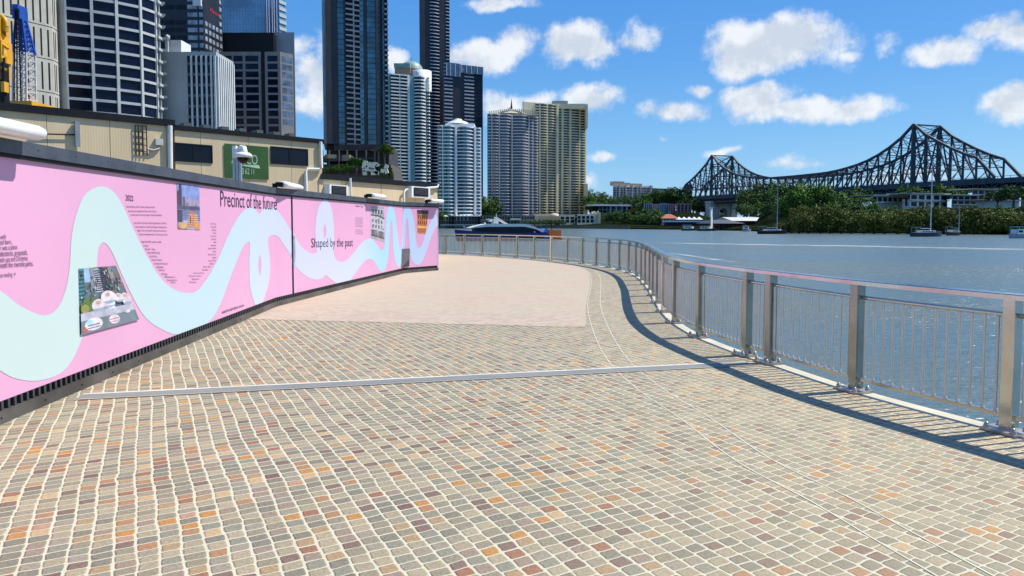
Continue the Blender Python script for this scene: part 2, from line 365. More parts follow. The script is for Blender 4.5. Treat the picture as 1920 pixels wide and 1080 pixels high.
# ------------------------------------------------------------------ water
def water_material():
    m, t, b = newmat('river_water'); co = t.node('ShaderNodeTexCoord').outputs['Object']
    n1 = t.noise(t.v('MULTIPLY', co, (1, 1.6, 1)), 1.1, 3, .55); n2 = t.noise(co, 4.5, 3, .6); n3 = t.noise(co, .12, 2); n4 = t.noise(t.v('MULTIPLY', co, (.4, 1.6, 1)), .05, 4, .6)
    h = t.m('ADD', t.m('MULTIPLY', n1, .6), t.m('ADD', t.m('MULTIPLY', n2, .10), t.m('MULTIPLY', n3, .8)))
    bn = t.node('ShaderNodeBump', {'Height': h, 'Strength': .9, 'Distance': .55}); t.put(b.inputs['Normal'], bn.outputs[0])
    n5 = t.noise(t.v('MULTIPLY', co, (.25, 1., 1)), .022, 4, .6); b.inputs['Roughness'].default_value = .24; pt = t.ss(n5, .42, .6)
    t.put(bn.inputs['Strength'], t.m('ADD', .75, t.m('MULTIPLY', pt, .35)))
    t.put(b.inputs['Base Color'], t.mix(t.m('MULTIPLY', t.m('ADD', t.ss(n4, .35, .65), pt), .5), (.092, .150, .172, 1), (.135, .158, .135, 1)))
    b.inputs['Roughness'].default_value = .24; b.inputs['IOR'].default_value = 1.33; b.inputs['Specular IOR Level'].default_value = .4; return m
WZ = -2.6
mb = MB(); mb.add([(-1500, -600, WZ), (3500, -600, WZ), (3500, 3500, WZ), (-1500, 3500, WZ)], [(0, 1, 2, 3)]); tag(mb.build('river_water', water_material()), kind='structure')
def wake(pts, wd, seed):
    m, t, b = newmat('wake_foam'); co = t.node('ShaderNodeTexCoord').outputs['Object']
    n1 = t.noise(t.v('MULTIPLY', co, (.30, .9, 1)), .45, 5, .7); uvy = t.node('ShaderNodeAttribute', attribute_name='edge').outputs['Fac']
    al = t.m('MULTIPLY', t.ss(t.m('ADD', n1, t.m('MULTIPLY', uvy, .20)), .50, .78), t.m('MULTIPLY', uvy, .62))
    t.put(b.inputs['Alpha'], al); b.inputs['Base Color'].default_value = (.6, .66, .68, 1); b.inputs['Roughness'].default_value = .7
    c = catmull(pts, 8); mb = MB(); K = 5; vs = []
    for j in range(K):
        vs += [(p.x, p.y, WZ + .01) for p in offs(c, (j / (K - 1) - .5) * wd)]
    n = len(c); mb.add(vs, [(j * n + i, j * n + i + 1, (j + 1) * n + i + 1, (j + 1) * n + i) for j in range(K - 1) for i in range(n - 1)])
    o = mb.build('boat_wake', m); at_ = o.data.attributes.new('edge', 'FLOAT', 'POINT')
    for j in range(K):
        for i in range(n): at_.data[j * n + i].value = (1 - abs(j / (K - 1) - .5) * 2) * min(1, i / 6, (n - 1 - i) / 6 + .3)
    tag(o, kind='structure')
wake([gp(1195, 454.5, WZ), gp(1330, 457, WZ), (gp(1480, 459.5, WZ)), gp(1640, 462, WZ), gp(1780, 465, WZ), gp(1960, 468.5, WZ), gp(2200, 472, WZ)], 15, 1)
wake([gp(1240, 473, WZ), gp(1290, 479, WZ), gp(1330, 485, WZ), gp(1380, 492, WZ)], 2.2, 2)
wake([gp(1010, 449.5, WZ), gp(1060, 451.5, WZ), gp(1110, 452.5, WZ), gp(1200, 453, WZ)], 9, 3)
# ------------------------------------------------------------------ railing
rail = thing('guard_railing', 'curving stainless steel guard railing with vertical bars along the river edge', 'railing', (4.13, 5.6, 0))
def sweep(mb, prof, i0, i1):
    """closed profile of (offset outward, z) swept along EC"""
    K = len(prof); vs = []
    for i in range(i0, i1 + 1): vs += [off(i, d, z) for d, z in prof]
    fs = [(a * K + k, a * K + (k + 1) % K, (a + 1) * K + (k + 1) % K, (a + 1) * K + k) for a in range(i1 - i0) for k in range(K)]
    fs += [tuple(range(K))[::-1], tuple((i1 - i0) * K + k for k in range(K))]
    mb.add(vs, [f[::-1] for f in fs])
mb = MB(); sweep(mb, [(-.075, 1.105), (-.075, 1.145), (-.068, 1.152), (.068, 1.152), (.075, 1.145), (.075, 1.105)], 0, N - 1); mb.build('handrail', M_STEEL, rail)
def circ(z, r, n=8): return [(r * math.cos(2 * math.pi * k / n), z + r * math.sin(2 * math.pi * k / n)) for k in range(n)]
bag = Bag(rail, 'baluster', M_BAR); nb = MB()
for j in range(len(E) - 1):
    i0, i1 = j * SUB, (j + 1) * SUB
    L = (Vector(E[j + 1]) - Vector(E[j])).length
    mb = MB(); mb.smooth = True; sweep(mb, circ(.975, .02), i0, i1); mb.build('mid_rail', M_STEEL, rail)
    mb = MB(); sweep(mb, [(-.02, .115), (-.02, .15), (.02, .15), (.02, .115)], i0, i1)
    panel = mb.build('bottom_rail', M_STEEL, rail)
    k = max(2, round(L / .107) - 1); studs = MB(); vis = E[j + 1][1] > 5
    for q in range(1, k + 1):
        t = q / (k + 1) * SUB; a = int(t); f = t - a; p = EC[i0 + a].lerp(EC[min(i0 + a + 1, N - 1)], f)
        b = MB(); b.smooth = True
        b.tube([(p.x, p.y, .15), (p.x, p.y, .957)], .0125, 8, False)
        n2 = nrm(i0 + a); b.lathe([(0, .178), (.014, .172), (.017, .16), (.017, .1505)], (p.x, p.y, 0), 8)
        if vis: bag.add(b)
bag.done()
for j, (x, y) in enumerate(E):
    i = j * SUB; nv = nrm(i); d = Vector((-nv.y, nv.x, 0)); F = (Vector((x, y, 0)), d, nv)
    def pb(mb, du, dn, z0, z1, cu=0, cn=0):
        pl = [F[0] + d * (cu + a * du) + nv * (cn + b_ * dn) for a, b_ in ((-1, -1), (1, -1), (1, 1), (-1, 1))]; mb.prism([(p.x, p.y) for p in pl], z0, z1)
    mb = MB(); ch = .005
    pl = [F[0] + d * a + nv * b_ for a, b_ in ((-.05, -.055 + ch), (-.05 + ch, -.055), (.05 - ch, -.055), (.05, -.055 + ch), (.05, .055 - ch), (.05 - ch, .055), (-.05 + ch, .055), (-.05, .055 - ch))]
    mb.prism([(p.x, p.y) for p in pl], .024, 1.105); post = mb.build('post', M_POST if j not in (6, 12, 25) else M_STEEL, rail)
    mb = MB(); pb(mb, .145, .12, .004, .026, 0, -.03)
    for a in (-1, 1):
        for b_ in (-1, 1):
            c = F[0] + d * a * .105 + nv * (b_ * .085 - .03); mb.lathe([(0, .072), (.010, .070), (.017, .062), (.019, .05), (.024, .048), (.024, .0261)], (c.x, c.y, 0), 10)
    mb.build('base_plate', mat('plate_steel', (.42, .40, .35), .35, .6, .15, 5) if j == 0 else bpy.data.materials['plate_steel'], post)
# ------------------------------------------------------------------ hoarding
K0, K1, K2, K3 = Vector((-4.16, 1.2)), Vector((-4.92, 14.15)), Vector((-3.77, 23.6)), Vector((-2.73, 25.1))
HK = [K0, K1, K2, K3]; HS = [0]
for a, b in zip(HK, HK[1:]): HS.append(HS[-1] + (b - a).length)
def wall_p(s, z, d=0.):
    k = 0 if s < HS[1] else (1 if s < HS[2] else 2)
    a, b = HK[k], HK[k + 1]; u = (b - a).normalized(); p = a + u * (s - HS[k]); n = Vector((u.y, -u.x)); return Vector((p.x + n.x * d, p.y + n.y * d, z))
def wall_s(px, py):
    r = ray(px, py); best = None
    for k in range(3):
        a, b = HK[k], HK[k + 1]; u = (b - a).normalized(); n = Vector((u.y, -u.x)); t = a.dot(n) / (r.x * n.x + r.y * n.y)
        s = HS[k] + (Vector((r.x, r.y)) * t - a).dot(u); z = CAMZ + r.z * t
        lo = HS[k] if k else -99; hi = HS[k + 1] if k < 2 else 99
        if lo - .01 <= s <= hi + .01: return (s, z)
        e = min(abs(s - lo), abs(s - hi))
        if best is None or e < best[0]: best = (e, min(max(s, lo), hi), z)
    return best[1:]
SJ = wall_s(548, 460)[0]; SE = HS[3]
hoard = thing('site_hoarding', 'long pink hoarding printed with a pale wavy ribbon, headlines and photos', 'hoarding', (K0.x, K0.y, 0))
def wall_box(name, s0, s1, z0, z1, d0, d1, m, parent=None):
    """box strip following the bends of the hoarding"""
    ss = sorted({s0, s1} | {h for h in HS if s0 < h < s1}); mb = MB(); vs = []
    for i, s in enumerate(ss):
        for d, z in ((d1, z0), (d1, z1), (d0, z1), (d0, z0)): vs.append(wall_p(s - 1e-4 if i == len(ss) - 1 and s in HS[1:3] else s, z, d))
    n = len(ss); fs = [(i * 4 + k, i * 4 + (k + 1) % 4, (i + 1) * 4 + (k + 1) % 4, (i + 1) * 4 + k) for i in range(n - 1) for k in range(4)]
    fs = [f[::-1] for f in fs] + [(0, 1, 2, 3), tuple((n - 1) * 4 + k for k in (3, 2, 1, 0))]
    mb.add(vs, fs); return mb.build(name, m, parent or hoard)
def pink_material():
    m, t, b = newmat('printed_pink'); co = t.node('ShaderNodeTexCoord').outputs['Object']
    n = t.noise(co, .35, 2); f = t.ss(n, .3, .7)
    t.put(b.inputs['Base Color'], t.mix(f, (.70, .355, .53, 1), (.75, .39, .575, 1))); b.inputs['Roughness'].default_value = .42; b.inputs['Specular IOR Level'].default_value = .35
    bn = t.node('ShaderNodeBump', {'Height': t.noise(co, 1.2, 2), 'Strength': .12, 'Distance': .02}); t.put(b.inputs['Normal'], bn.outputs[0]); return m
M_PINK = pink_material()
M_CAP = mat('grey_capping', (.075, .088, .11), .5, .3, .2, 3, .1, 20); M_PL = mat('plinth_steel', (.12, .11, .10), .5, .4, .35, 1.5)
wall_box('printed_panel', 0, SJ - .028, .19, 2.31, -.03, 0, M_PINK); wall_box('printed_panel', SJ + .028, SE, .19, 2.31, -.03, 0, M_PINK)
wall_box('joint_strip', SJ - .028, SJ + .028, .19, 2.31, -.03, .012, M_BLACK)
wall_box('end_trim', SE, SE + .03, .19, 2.31, -.06, .006, mat('lilac_trim', (.55, .42, .6), .5))
wall_box('plinth', 0, SE, .0, .11, -.05, .03, M_PL); wall_box('grille_back', 0, SE, .11, .19, -.06, -.02, M_BLACK)
wall_box('capping', 0, SE + .04, 2.345, 2.47, -.12, .045, M_CAP); wall_box('drip_edge', 0, SE + .04, 2.31, 2.345, -.05, .03, M_BLACK)
wall_box('rear_frame', 0, SE, 0, 2.3, -.2, -.1, mat('rear_timber', (.3, .24, .16), .8))
mb = MB(); s = 1.5
while s < SE - .1:
    a = wall_p(s, 0, .0); k = 0 if s < HS[1] else (1 if s < HS[2] else 2); uu = (HK[k + 1] - HK[k]).normalized()
    F = (Vector((a.x, a.y, 0)), Vector((uu.x, uu.y, 0)), Vector((uu.y, -uu.x, 0))); mb.fbox(F, 0, .03, .112, .188, -.015, .012); s += .085
mb.build('grille', mat('grille_bars', (.05, .05, .055), .5), hoard)
mb = MB(); s = 4.
while s < SE:
    p = wall_p(s, 2.41, .046); mb.bar(p, wall_p(s, 2.41, .049), .010); p = wall_p(s, .055, .031); mb.bar(p, wall_p(s, .055, .037), .012); s += .61
mb.build('rivet', M_BLACK, hoard)
# printed graphics: flat shapes on the panel face, cut where the hoarding bends
def print_shape(name, outline, d, m, holes=(), smooth=4, attr=None, parent=None, px=True):
    def cv(pl):
        q = [Vector((*(wall_s(x, y) if px else (x, y)), 0)) for x, y in pl]; return catmull(q, smooth, True) if smooth > 1 else q
    loops = [cv(outline)] + [cv(h) for h in holes]
    flat = [p for l in loops for p in l]; tr = tessellate_polygon(loops)
    bm = bmesh.new(); vs = [bm.verts.new((p.x, p.y, 0)) for p in flat]
    for t in tr:
        try: bm.faces.new([vs[i] for i in t])
        except ValueError: pass
    cuts = [HS[1], HS[2], SJ - .028, SJ + .028]
    for c in cuts: bmesh.ops.bisect_plane(bm, geom=bm.verts[:] + bm.edges[:] + bm.faces[:], plane_co=(c, 0, 0), plane_no=(1, 0, 0))
    kill = [f for f in bm.faces if (SJ - .028 < f.calc_center_median().x < SJ + .028) or f.calc_area() < 1e-9 or f.calc_center_median().x > SE]
    bmesh.ops.delete(bm, geom=kill, context='FACES')
    for v in bm.verts: v.co.y = min(max(v.co.y, .191), 2.309)
    mb = MB(); idx = {v: i for i, v in enumerate(bm.verts)}
    fl = []
    for f in bm.faces:
        f.normal_update(); l = [idx[v] for v in f.verts]; fl.append(l if f.normal.z > 0 else l[::-1])
    co = [wall_p(min(v.co.x, SE), v.co.y, d) for v in bm.verts]; mb.add(co, fl)
    o = mb.build(name, m, parent or hoard)
    if o and attr:
        a = o.data.attributes.new('sv', 'FLOAT', 'POINT')
        for i, v in enumerate(bm.verts): a.data[i].value = v.co.x
    bm.free(); return o
def ribbon_material():
    m, t, b = newmat('printed_ribbon'); sv = t.node('ShaderNodeAttribute', attribute_name='sv').outputs['Fac']
    G = [(4.3, (.55, .66, .62)), (6.2, (.55, .67, .64)), (7.8, (.51, .66, .68)), (9.6, (.50, .66, .74)), (11.5, (.54, .65, .76)), (12.6, (.57, .62, .77)), (15.5, (.60, .61, .78)), (18.2, (.56, .65, .79)), (20.3, (.36, .64, .83)), (22, (.42, .64, .82)), (24.2, (.58, .63, .79))]
    c = t.ramp(t.m('DIVIDE', sv, 26.), [(s / 26, tuple(x * .98 for x in c)) for s, c in G]); t.put(b.inputs['Base Color'], c); b.inputs['Roughness'].default_value = .42; b.inputs['Specular IOR Level'].default_value = .35
    return m
M_RIB = ribbon_material()
rib1 = [(-420,330),(-200,430),(-60,510),(0,545),(40,575),(80,591),(105,580),(122,545),(130,500),(133,450),(140,410),(155,370),(175,353),(195,350),(215,362),(232,390),(250,430),(275,480),(300,520),(325,542),(348,549),(368,546),(388,521.5),
 (408,486),(426,444.5),(441,415),(456,395.6),(468,389.6),(478,392),(485.6,401),(494.5,391),(503,389),(515,391),(533,412),(548,438.5),(553,443),(553,500),(545,480),(530,456),(520,443),(509,441),(502,450),(506,486),(505,521.5),(497,554),(488.6,575),(483,576),
 (477,569),(469,539),(467,498),(468,459),(465,453),(456,462),(444,489),(429,527.5),(414.5,566),(395,600),(365,623),(335,629),(300,616),(272,595),(250,560),(226,510),(214,482),(203,462),(194,455),(188,458),(183,470),(181.5,495),(179,540),(170,590),(155,630),(135,675),(110,702),(70,714),(30,710),(0,695),(-60,655),(-200,560),(-420,440)]
hole1 = [(486.5, 479), (489, 490), (489.2, 502), (487, 516), (484.4, 507), (483.6, 495)]
print_shape('printed_ribbon', rib1, .003, M_RIB, [hole1], 4, True)
rib2 = [(546,433),(550.4,439),(563,460),(579,473),(590,475.5),(593.5,470),(591.8,449.6),(591,429),(593,405.5),(598,387),(604.8,377),(611,374.4),(617.7,381),(623,398),(625.5,418.5),(626.3,444),(625.5,470),(627,481),(632,488),(641,491),(651,487),(664,473),(674.8,458.6),(685,449.6),(695.5,447),(703,453.5),(711,465),(716,469.5),(720,463),(722,444.4),(723,423.7),(724.5,403),(728,390),(732.3,385.3),(737,390),(740.8,403),(743.4,423.7),(746,447),(748.6,462.5),(751.5,468),(753.3,455),(754.3,431.4),(754.9,408),(757,392.6),(761.6,388),(769.3,391),(774.5,405.5),(778,429),(779.7,449.6),(782.3,462.5),(786,465),(791.4,457),(799,434),(807,416),(814.7,400),(822.4,388.7),
 (826,383),(826,416),(822,421),(814.7,430),(804,457),(795,483),(787.5,495),(779.7,495.7),(772,487),(768.2,465),(766.5,441.8),(765,418),(762.7,409),(760.8,418),(759.9,441.8),(759,465),(756,482),(752.5,493),(748.6,500),(744.7,499),(739.5,486),(737,465),(736,444),(735.4,424),(733.5,414),(731.8,420),(730,444.4),(728.7,470),(725.3,493.6),(718.8,509),(713.6,509),(708.4,502.7),(702,491),(695.5,486),(687.7,487),(680,493.6),(669.6,506.6),(659,522),(651.4,532.5),(641,534.6),(630.7,531),(620,523.4),(611,516),(604.8,521),(594.4,524.7),(581.5,522),(566,511.8),(550.4,496),(546,488)]
hole2 = [(608.7, 421), (611, 430), (611, 438), (608.7, 447), (606.2, 438), (606.2, 429)]
print_shape('printed_ribbon', rib2, .003, M_RIB, [hole2], 4, True)
M_INK = mat('printed_ink', (.045, .02, .075), .45, 0, .05)
def print_text(name, s, xl, yt, yb, xr, ybr, d=.005, m=None, wall=None):
    cu = bpy.data.curves.new('t', 'FONT'); cu.body = s; cu.resolution_u = 3; ob = bpy.data.objects.new('t', cu); COL.objects.link(ob)
    dg = bpy.context.evaluated_depsgraph_get(); dg.update(); me = bpy.data.meshes.new_from_object(ob.evaluated_get(dg))
    vs = [v.co.copy() for v in me.vertices]; fs = [list(p.vertices) for p in me.polygons]; bpy.data.objects.remove(ob)
    x0 = min(v.x for v in vs); x1 = max(v.x for v in vs); cap = .70
    if wall: f, (s0, z0), (s1, z1), hz = wall[0], wall[1], wall[2], wall[3]
    else: (s0, z0), (s1, z1) = wall_s(xl, yb), wall_s(xr, ybr); hz = wall_s(xl, yt)[1] - z0; f = lambda a, z: wall_p(a, z, d)
    mb = MB(); mb.add([f(s0 + (v.x - x0) / (x1 - x0) * (s1 - s0), z0 + v.y / cap * hz + (v.x - x0) / (x1 - x0) * (z1 - z0)) for v in vs], fs)
    par = hoard if not wall else wall[4]
    return mb.build(name, m or M_INK, par)
print_text('printed_heading', 'Precinct of the future', 413, 356.5, 386.5, 519, 393.5)
print_text('printed_heading', 'Shaped by the past', 583.5, 446.5, 464, 661.5, 461.5)
print_text('printed_year', '2022', 235, 365, 375.6, 249.5, 377)
PT = [('The Final Boats. After 37 years of dining, moments', 236, 389, 290), ('and memories, Eagle Street Pier closed its doors', 240, 397, 293), ('to make way for the next chapter, Waterfront Brisbane.', 243.5, 404, 303),
      ('Just as this iconic pier welcomed generations of diners,', 250.5, 419, 312), ('the future will too. Waterfront Brisbane will celebrate the', 253, 426.5, 312), ('region, with a thriving 24/7 waterfront lined with bars,', 257, 433.5, 312), ('culture and experiences for every local and visitor.', 260, 440.5, 314),
      ('Eagle Street Pier vendors included:', 265, 454.5, 302), ('Il Centro', 268.5, 462, 278), ('Rouille + Ding', 272, 468.5, 290), ('Fatcow Steak & Lobster', 276, 475, 300), ('Cha Cha Char', 280, 482, 294), ('Pony & G. Pizzeria', 284, 488.5, 303), ('Sushi Edge Club Chinoiserie', 288.5, 495.5, 314), ('Jellyfish', 292.5, 502, 306), ('Wild Thai', 297, 508, 308), ('Fine Dining', 302, 515, 313), ('Old Restaurant Co', 307.5, 520.5, 328), ('Bavarian Bier Cafe', 313, 526.5, 331), ('No Me', 320, 531, 328)]
for s, x, y, xr in PT: print_text('printed_text', s, x, y - 3.4, y, xr, y + (xr - x) * .012)
NM = ['Il Tre', 'Vinoda', 'Riva', 'Kuk', 'Groove', 'Santé', 'Pi', 'Aquila', 'Boardwalk', 'Bar', 'Boardroom', 'Jade', 'Luxe Pier', 'Sake', 'Otto Rist', 'Fix Bar', 'Customs House', 'Pearl & Co Deck', 'Riparian', 'Mariposa']
for k, s in enumerate(NM):
    y = 421 + k * 5.75; xr = 405 if k < 13 else 405 - (k - 12) * 4.9 - (k > 15) * 3
    print_text('printed_text', s, xr - len(s) * 1.5 - 1, y - 2.6, y, xr, y - .4)
for s, y, xr in (('restaurants lined with', 449.5, 10.5), ('riverside cocktail bars,', 459, 21), ('Eagle Street Pier was a place', 469, 31.5), ('for long lunches, celebrations, proposals,', 479.5, 51), ('weekend catch ups and Christmas', 490, 51), ('parties shared beneath the riverside palms.', 500.5, 61.5), ('Continue reading →', 519.5, 28.5)):
    print_text('printed_text', s, xr - len(s) * 2.55, y - 6.8 + .4, y + .6 + len(s) * .1, xr, y - 2.2)
print_text('printed_text', 'waterfrontbrisbane.com.au', 415.5, 582, 588.5, 457, 574.2)
print_text('printed_text', 'Tradition + Soul', 666, 383.6, 387.6, 680.5, 389)
for k, y in enumerate([409, 412.3, 415.6, 418.8, 422.2, 425.3, 431.5, 435, 438.4]):
    print_text('printed_text', ('The river has always shaped', 'this city and its people and', 'the stories told along banks', 'of trade, arrival and return', 'from wharf to warehouse to', 'the promenade of today and', 'a place to gather by water', 'for every generation yet', 'to come along its edge')[k], 666, y - 1.7, y, 680, y + .6)
# printed photographs: flat coloured shapes in unit coordinates
def picture(quad, base, shapes, label):
    q = [wall_s(*p) for p in quad]     # bl, br, tr, tl
    def uv(u, v):
        a = Vector(q[0]).lerp(Vector(q[1]), u); b = Vector(q[3]).lerp(Vector(q[2]), u); return a.lerp(b, v)
    mats = {}; par = None
    def cm(c):
        if c not in mats: mats[c] = mat('print_ink_' + str(len(mats)), c, .45, 0, .18, 8)
        return mats[c]
    mb = MB(); lst = []; d = .0045
    allsh = [(base, [(0, 0), (1, 0), (1, 1), (0, 1)])] + shapes
    for c, pl in allsh:
        if c not in lst: lst.append(c)
        mb.c = lst.index(c)
        # cut at 0.15 steps is not needed: pictures lie between bends
        pts = [uv(min(max(a, 0), 1), min(max(b, 0), 1)) for a, b in pl]
        mb.add([wall_p(p.x, p.y, d) for p in pts], [tuple(range(len(pts)))]); d += .00012
    # orientation
    for i, f in enumerate(mb.f):
        a, b, c = (Vector(mb.v[j]) for j in f[:3]); n = (b - a).cross(c - a)
        if n.dot(Vector((1, -.3, 0))) < 0: mb.f[i] = f[::-1]
    o = mb.build('printed_photo', [cm(c) for c in lst], hoard); o['label'] = label
def rc(c, x0, y0, x1, y1): return (c, [(x0, y0), (x1, y0), (x1, y1), (x0, y1)])
def el(c, x, y, rx, ry, a0=0, a1=360, n=14): return (c, [(x + rx * math.cos(R(a0 + (a1 - a0) * k / n)), y + ry * math.sin(R(a0 + (a1 - a0) * k / n))) for k in range(n + (0 if a1 - a0 >= 360 else 1))])
DK, TE, BR, GR, WT, RV, LG, GY = (.035, .045, .07), (.06, .20, .24), (.20, .13, .09), (.10, .17, .05), (.70, .62, .66), (.16, .21, .24), (.45, .45, .52), (.24, .24, .28)
rnd = random.Random(3)
sh = [rc(TE, 0, .5, .12, 1), rc((.30, .45, .62), .13, .78, .26, 1), rc(GY, .27, .6, .36, 1), rc(LG, .37, .6, .5, .98), rc(DK, .5, .55, .62, 1), rc(BR, .62, .58, .74, 1), rc(GY, .74, .72, .84, 1), rc(BR, .86, .62, .93, .9)]
sh += [rc(DK, .37, .62 + k * .035, .5, .637 + k * .035) for k in range(10)] + [rc((.02, .08, .10), 0, .52 + k * .06, .12, .545 + k * .06) for k in range(8)] + [rc(DK, .62 + .03 * k, .6, .632 + .03 * k, .98) for k in range(4)]
sh += [rc(rnd.choice([DK, LG, GY, (.02, .03, .05), TE]), x_, y_, x_ + rnd.uniform(.01, .03), y_ + rnd.uniform(.01, .06)) for x_, y_ in [(rnd.uniform(0, .95), rnd.uniform(.52, .93)) for _ in range(90)]]
sh += [el(GR, .06 + .05 * k, .40 + .07 * math.sin(k * 2.1), .07, .09) for k in range(6)] + [el((.30, .32, .08), .08, .38, .07, .07), rc(LG, 0, .19, 1, .32), rc(RV, 0, 0, 1, .20)]
sh += [el(WT, x, y, rx, ry) for x, y, rx, ry in ((.33, .40, .13, .10), (.55, .50, .16, .11), (.52, .40, .14, .07), (.76, .46, .10, .08), (.9, .42, .1, .11), (.57, .31, .06, .06))]
sh += [el((.30, .40, .50), x, y, rx, ry, 180, 360) for x, y, rx, ry in ((.33, .35, .12, .05), (.55, .44, .13, .05), (.52, .36, .12, .04), (.76, .42, .08, .04), (.9, .36, .09, .05), (.57, .30, .05, .04))]
sh += [el((.55, .36, .30), x, y, .05, .03) for x, y in ((.33, .44), (.54, .54), (.76, .5), (.9, .48))]
sh += [el(WT, .2, .12, .15, .10), el((.35, .6, .75), .14, .16, .06, .04), rc((.15, .16, .25), .10, .10, .30, .12), rc((.15, .16, .25), .08, .06, .31, .075), el(WT, .56, .12, .10, .08), rc((.5, .12, .14), .47, .12, .65, .135), rc((.5, .12, .14), .47, .08, .65, .09), (( .5, .1, .1), [(.01, .03), (.1, .03), (.05, .12)]), el(WT, .84, .2, .05, .03)]
picture([(149, 628), (258, 599), (216.5, 498), (146, 504)], (.12, .16, .18), sh, 'aerial photo of a riverside pier with white curved roofs and towers')
sh = [rc((.35, .28, .42), 0, .45, 1, .68), rc((.22, .28, .55), 0, .68, 1, 1), rc((.10, .06, .08), 0, .48, .13, .84), rc((.05, .05, .09), .07, .52, .19, .995), rc((.12, .10, .14), .22, .5, .33, .72), rc((.22, .18, .24), .36, .5, .5, .6),
      ((.25, .22, .32), [(.55, .5), (.72, .52), (.82, .65), (.92, .52), (1, .5), (1, .54), (.55, .53)]), rc((.09, .08, .14), 0, .44, 1, .52), rc((.16, .17, .32), 0, .2, 1, .44), rc((.06, .06, .10), 0, .15, .2, .42)]
sh += [el((.50, .20, .10), .62 + .05 * (k % 3), .08 + .05 * k, .26 - k * .02, .035) for k in range(7)] + [rc((.75, .42, .22), .42, .07 + k * .05, .9, .085 + k * .05) for k in range(6)]
sh += [rc((.30, .18, .10), 0, 0, .4, .12), el((.55, .36, .15), .2, .08, .2, .07), el((.65, .30, .10), .88, .06, .14, .08), rc((.05, .05, .1), .52, .14, .56, .3)]
picture([(333, 429), (375, 431), (373, 349), (331, 343.5)], (.4, .35, .5), sh, 'dusk photo of a boat on the river with city towers')
sh = [rc((.30, .32, .36), 0, .0, 1, 1), rc((.50, .50, .52), 0, .28, 1, .72), rc((.42, .42, .45), 0, .8, 1, .95), rc((.12, .11, .13), 0, .0, 1, .12), rc((.42, .38, .38), 0, 0, 1, .07)]
sh += [rc((.10, .10, .12), .08 + .22 * k, .34 + .16 * j, .18 + .22 * k, .44 + .16 * j) for k in range(4) for j in range(2)] + [rc(rnd.choice([(.7, .7, .7), (.12, .12, .14), (.3, .3, .32)]), x_, y_, x_ + .05, y_ + rnd.uniform(.01, .04)) for x_, y_ in [(rnd.uniform(0, .94), rnd.uniform(.05, .95)) for _ in range(60)]] + [rc((.10, .10, .12), .08 + .22 * k, .80, .18 + .22 * k, .92) for k in range(4)]
sh += [((.06, .06, .08), [(0, .72), (.5, .72), (1, .66), (1, .69), (.5, .75), (0, .75)]), rc((.14, .14, .16), .05, .12, .3, .28), rc((.14, .14, .16), .62, .12, .9, .28)] + [el((.2, .17, .16), .2 + .2 * k, .15, .04, .07) for k in range(4)]
picture([(695.6, 446), (720.6, 453.5), (720, 388.5), (695.5, 387)], (.4, .4, .42), sh, 'old black and white photo of a stone facade')
sh = [rc((.04, .03, .04), 0, .84, 1, 1)] + [rc((.62, .20, .05), 0, .02 + .2 * k, 1, .14 + .2 * k) for k in range(4)] + [rc((.16, .05, .02), .06 + .2 * j, .62, .16 + .2 * j, .78) for j in range(5)] + [rc((.12, .04, .02), .06 + .2 * j, .4, .16 + .2 * j, .54) for j in range(5)] + [rc((.9, .45, .12), 0, .22, 1, .32)] + [rc((.2, .08, .03), .05 + .16 * j, .05, .12 + .16 * j, .13) for j in range(6)]
picture([(782.8, 437), (798, 438), (803.6, 395), (782, 393.5)], (.45, .16, .05), sh, 'orange toned photo of an arched facade')
sh = [rc((.05, .04, .05), 0, 0, 1, .4), rc((.45, .42, .38), .2, .55, .9, .85), rc((.06, .06, .07), .1, .6, .3, .95), ((.55, .30, .15), [(0, .3), (.9, .5), (.9, .54), (0, .36)]), rc((.2, .18, .16), .6, .4, .8, .8), el((.35, .32, .3), .6, .15, .3, .08), rc((.5, .45, .4), .5, .5, .6, .9)]
picture([(752, 502), (767.4, 499), (768.5, 466), (753, 467)], (.13, .12, .13), sh, 'dark interior photo with lit rows')
# hoarding lamps
M_LAMP = mat('lamp_hood_white', (.86, .88, .86), .3, 0, .03)
def lamp(px0, px1, label):
    s0 = wall_s(px0, 350)[0]; LL = px1 if px1 else 1.27; s0 = s0 if px0 != 27 else s0 - 1.36
    a = wall_p(s0, 0); t = thing('batten_light', label, 'lamp', (a.x, a.y, 2.47), 'white batten lights on top of the hoarding')
    k = 0 if s0 < HS[1] else (1 if s0 < HS[2] else 2); uu = (HK[k + 1] - HK[k]).normalized(); U = Vector((uu.x, uu.y, 0)); Nn = Vector((uu.y, -uu.x, 0)); P = Vector((a.x, a.y, 0))
    mb = MB(); mb.fbox((P, U, Nn), .04, .16, 2.47, 2.56, -.04, .03); mb.bar(P + U * .1 + Vector((0, 0, 2.54)), P + U * .1 + Nn * .16 + Vector((0, 0, 2.54)), .06, .04)
    mb.fbox((P, U, Nn), .02, .14, 2.49, 2.585, .03, .17); mb.build('bracket', M_BLACK, t)
    mb = MB(); mb.smooth = True; prof = [(-.10, .03), (-.08, .062), (-.03, .078), (.05, .07), (.11, .035), (.12, 0), (.10, -.045), (.04, -.062), (-.05, -.055), (-.10, -.02)]
    K = len(prof); vs = []
    ends = [(0, .8), (.03, 1), (LL, 1), (LL + .03, .8)]
    for e, sc in ends:
        for dx, dz in prof: q = P + U * (.13 + e) + Nn * (.155 + dx * sc) + Vector((0, 0, 2.535 + dz * sc)); vs.append(q)
    fs = [(i * K + j, i * K + (j + 1) % K, (i + 1) * K + (j + 1) % K, (i + 1) * K + j) for i in range(3) for j in range(K)] + [tuple(range(K))[::-1], tuple(3 * K + j for j in range(K))]
    mb.add(vs, fs); mb.build('hood', M_LAMP, t)
lamp(27, 0, 'white batten light at the left edge of the picture on top of the hoarding')
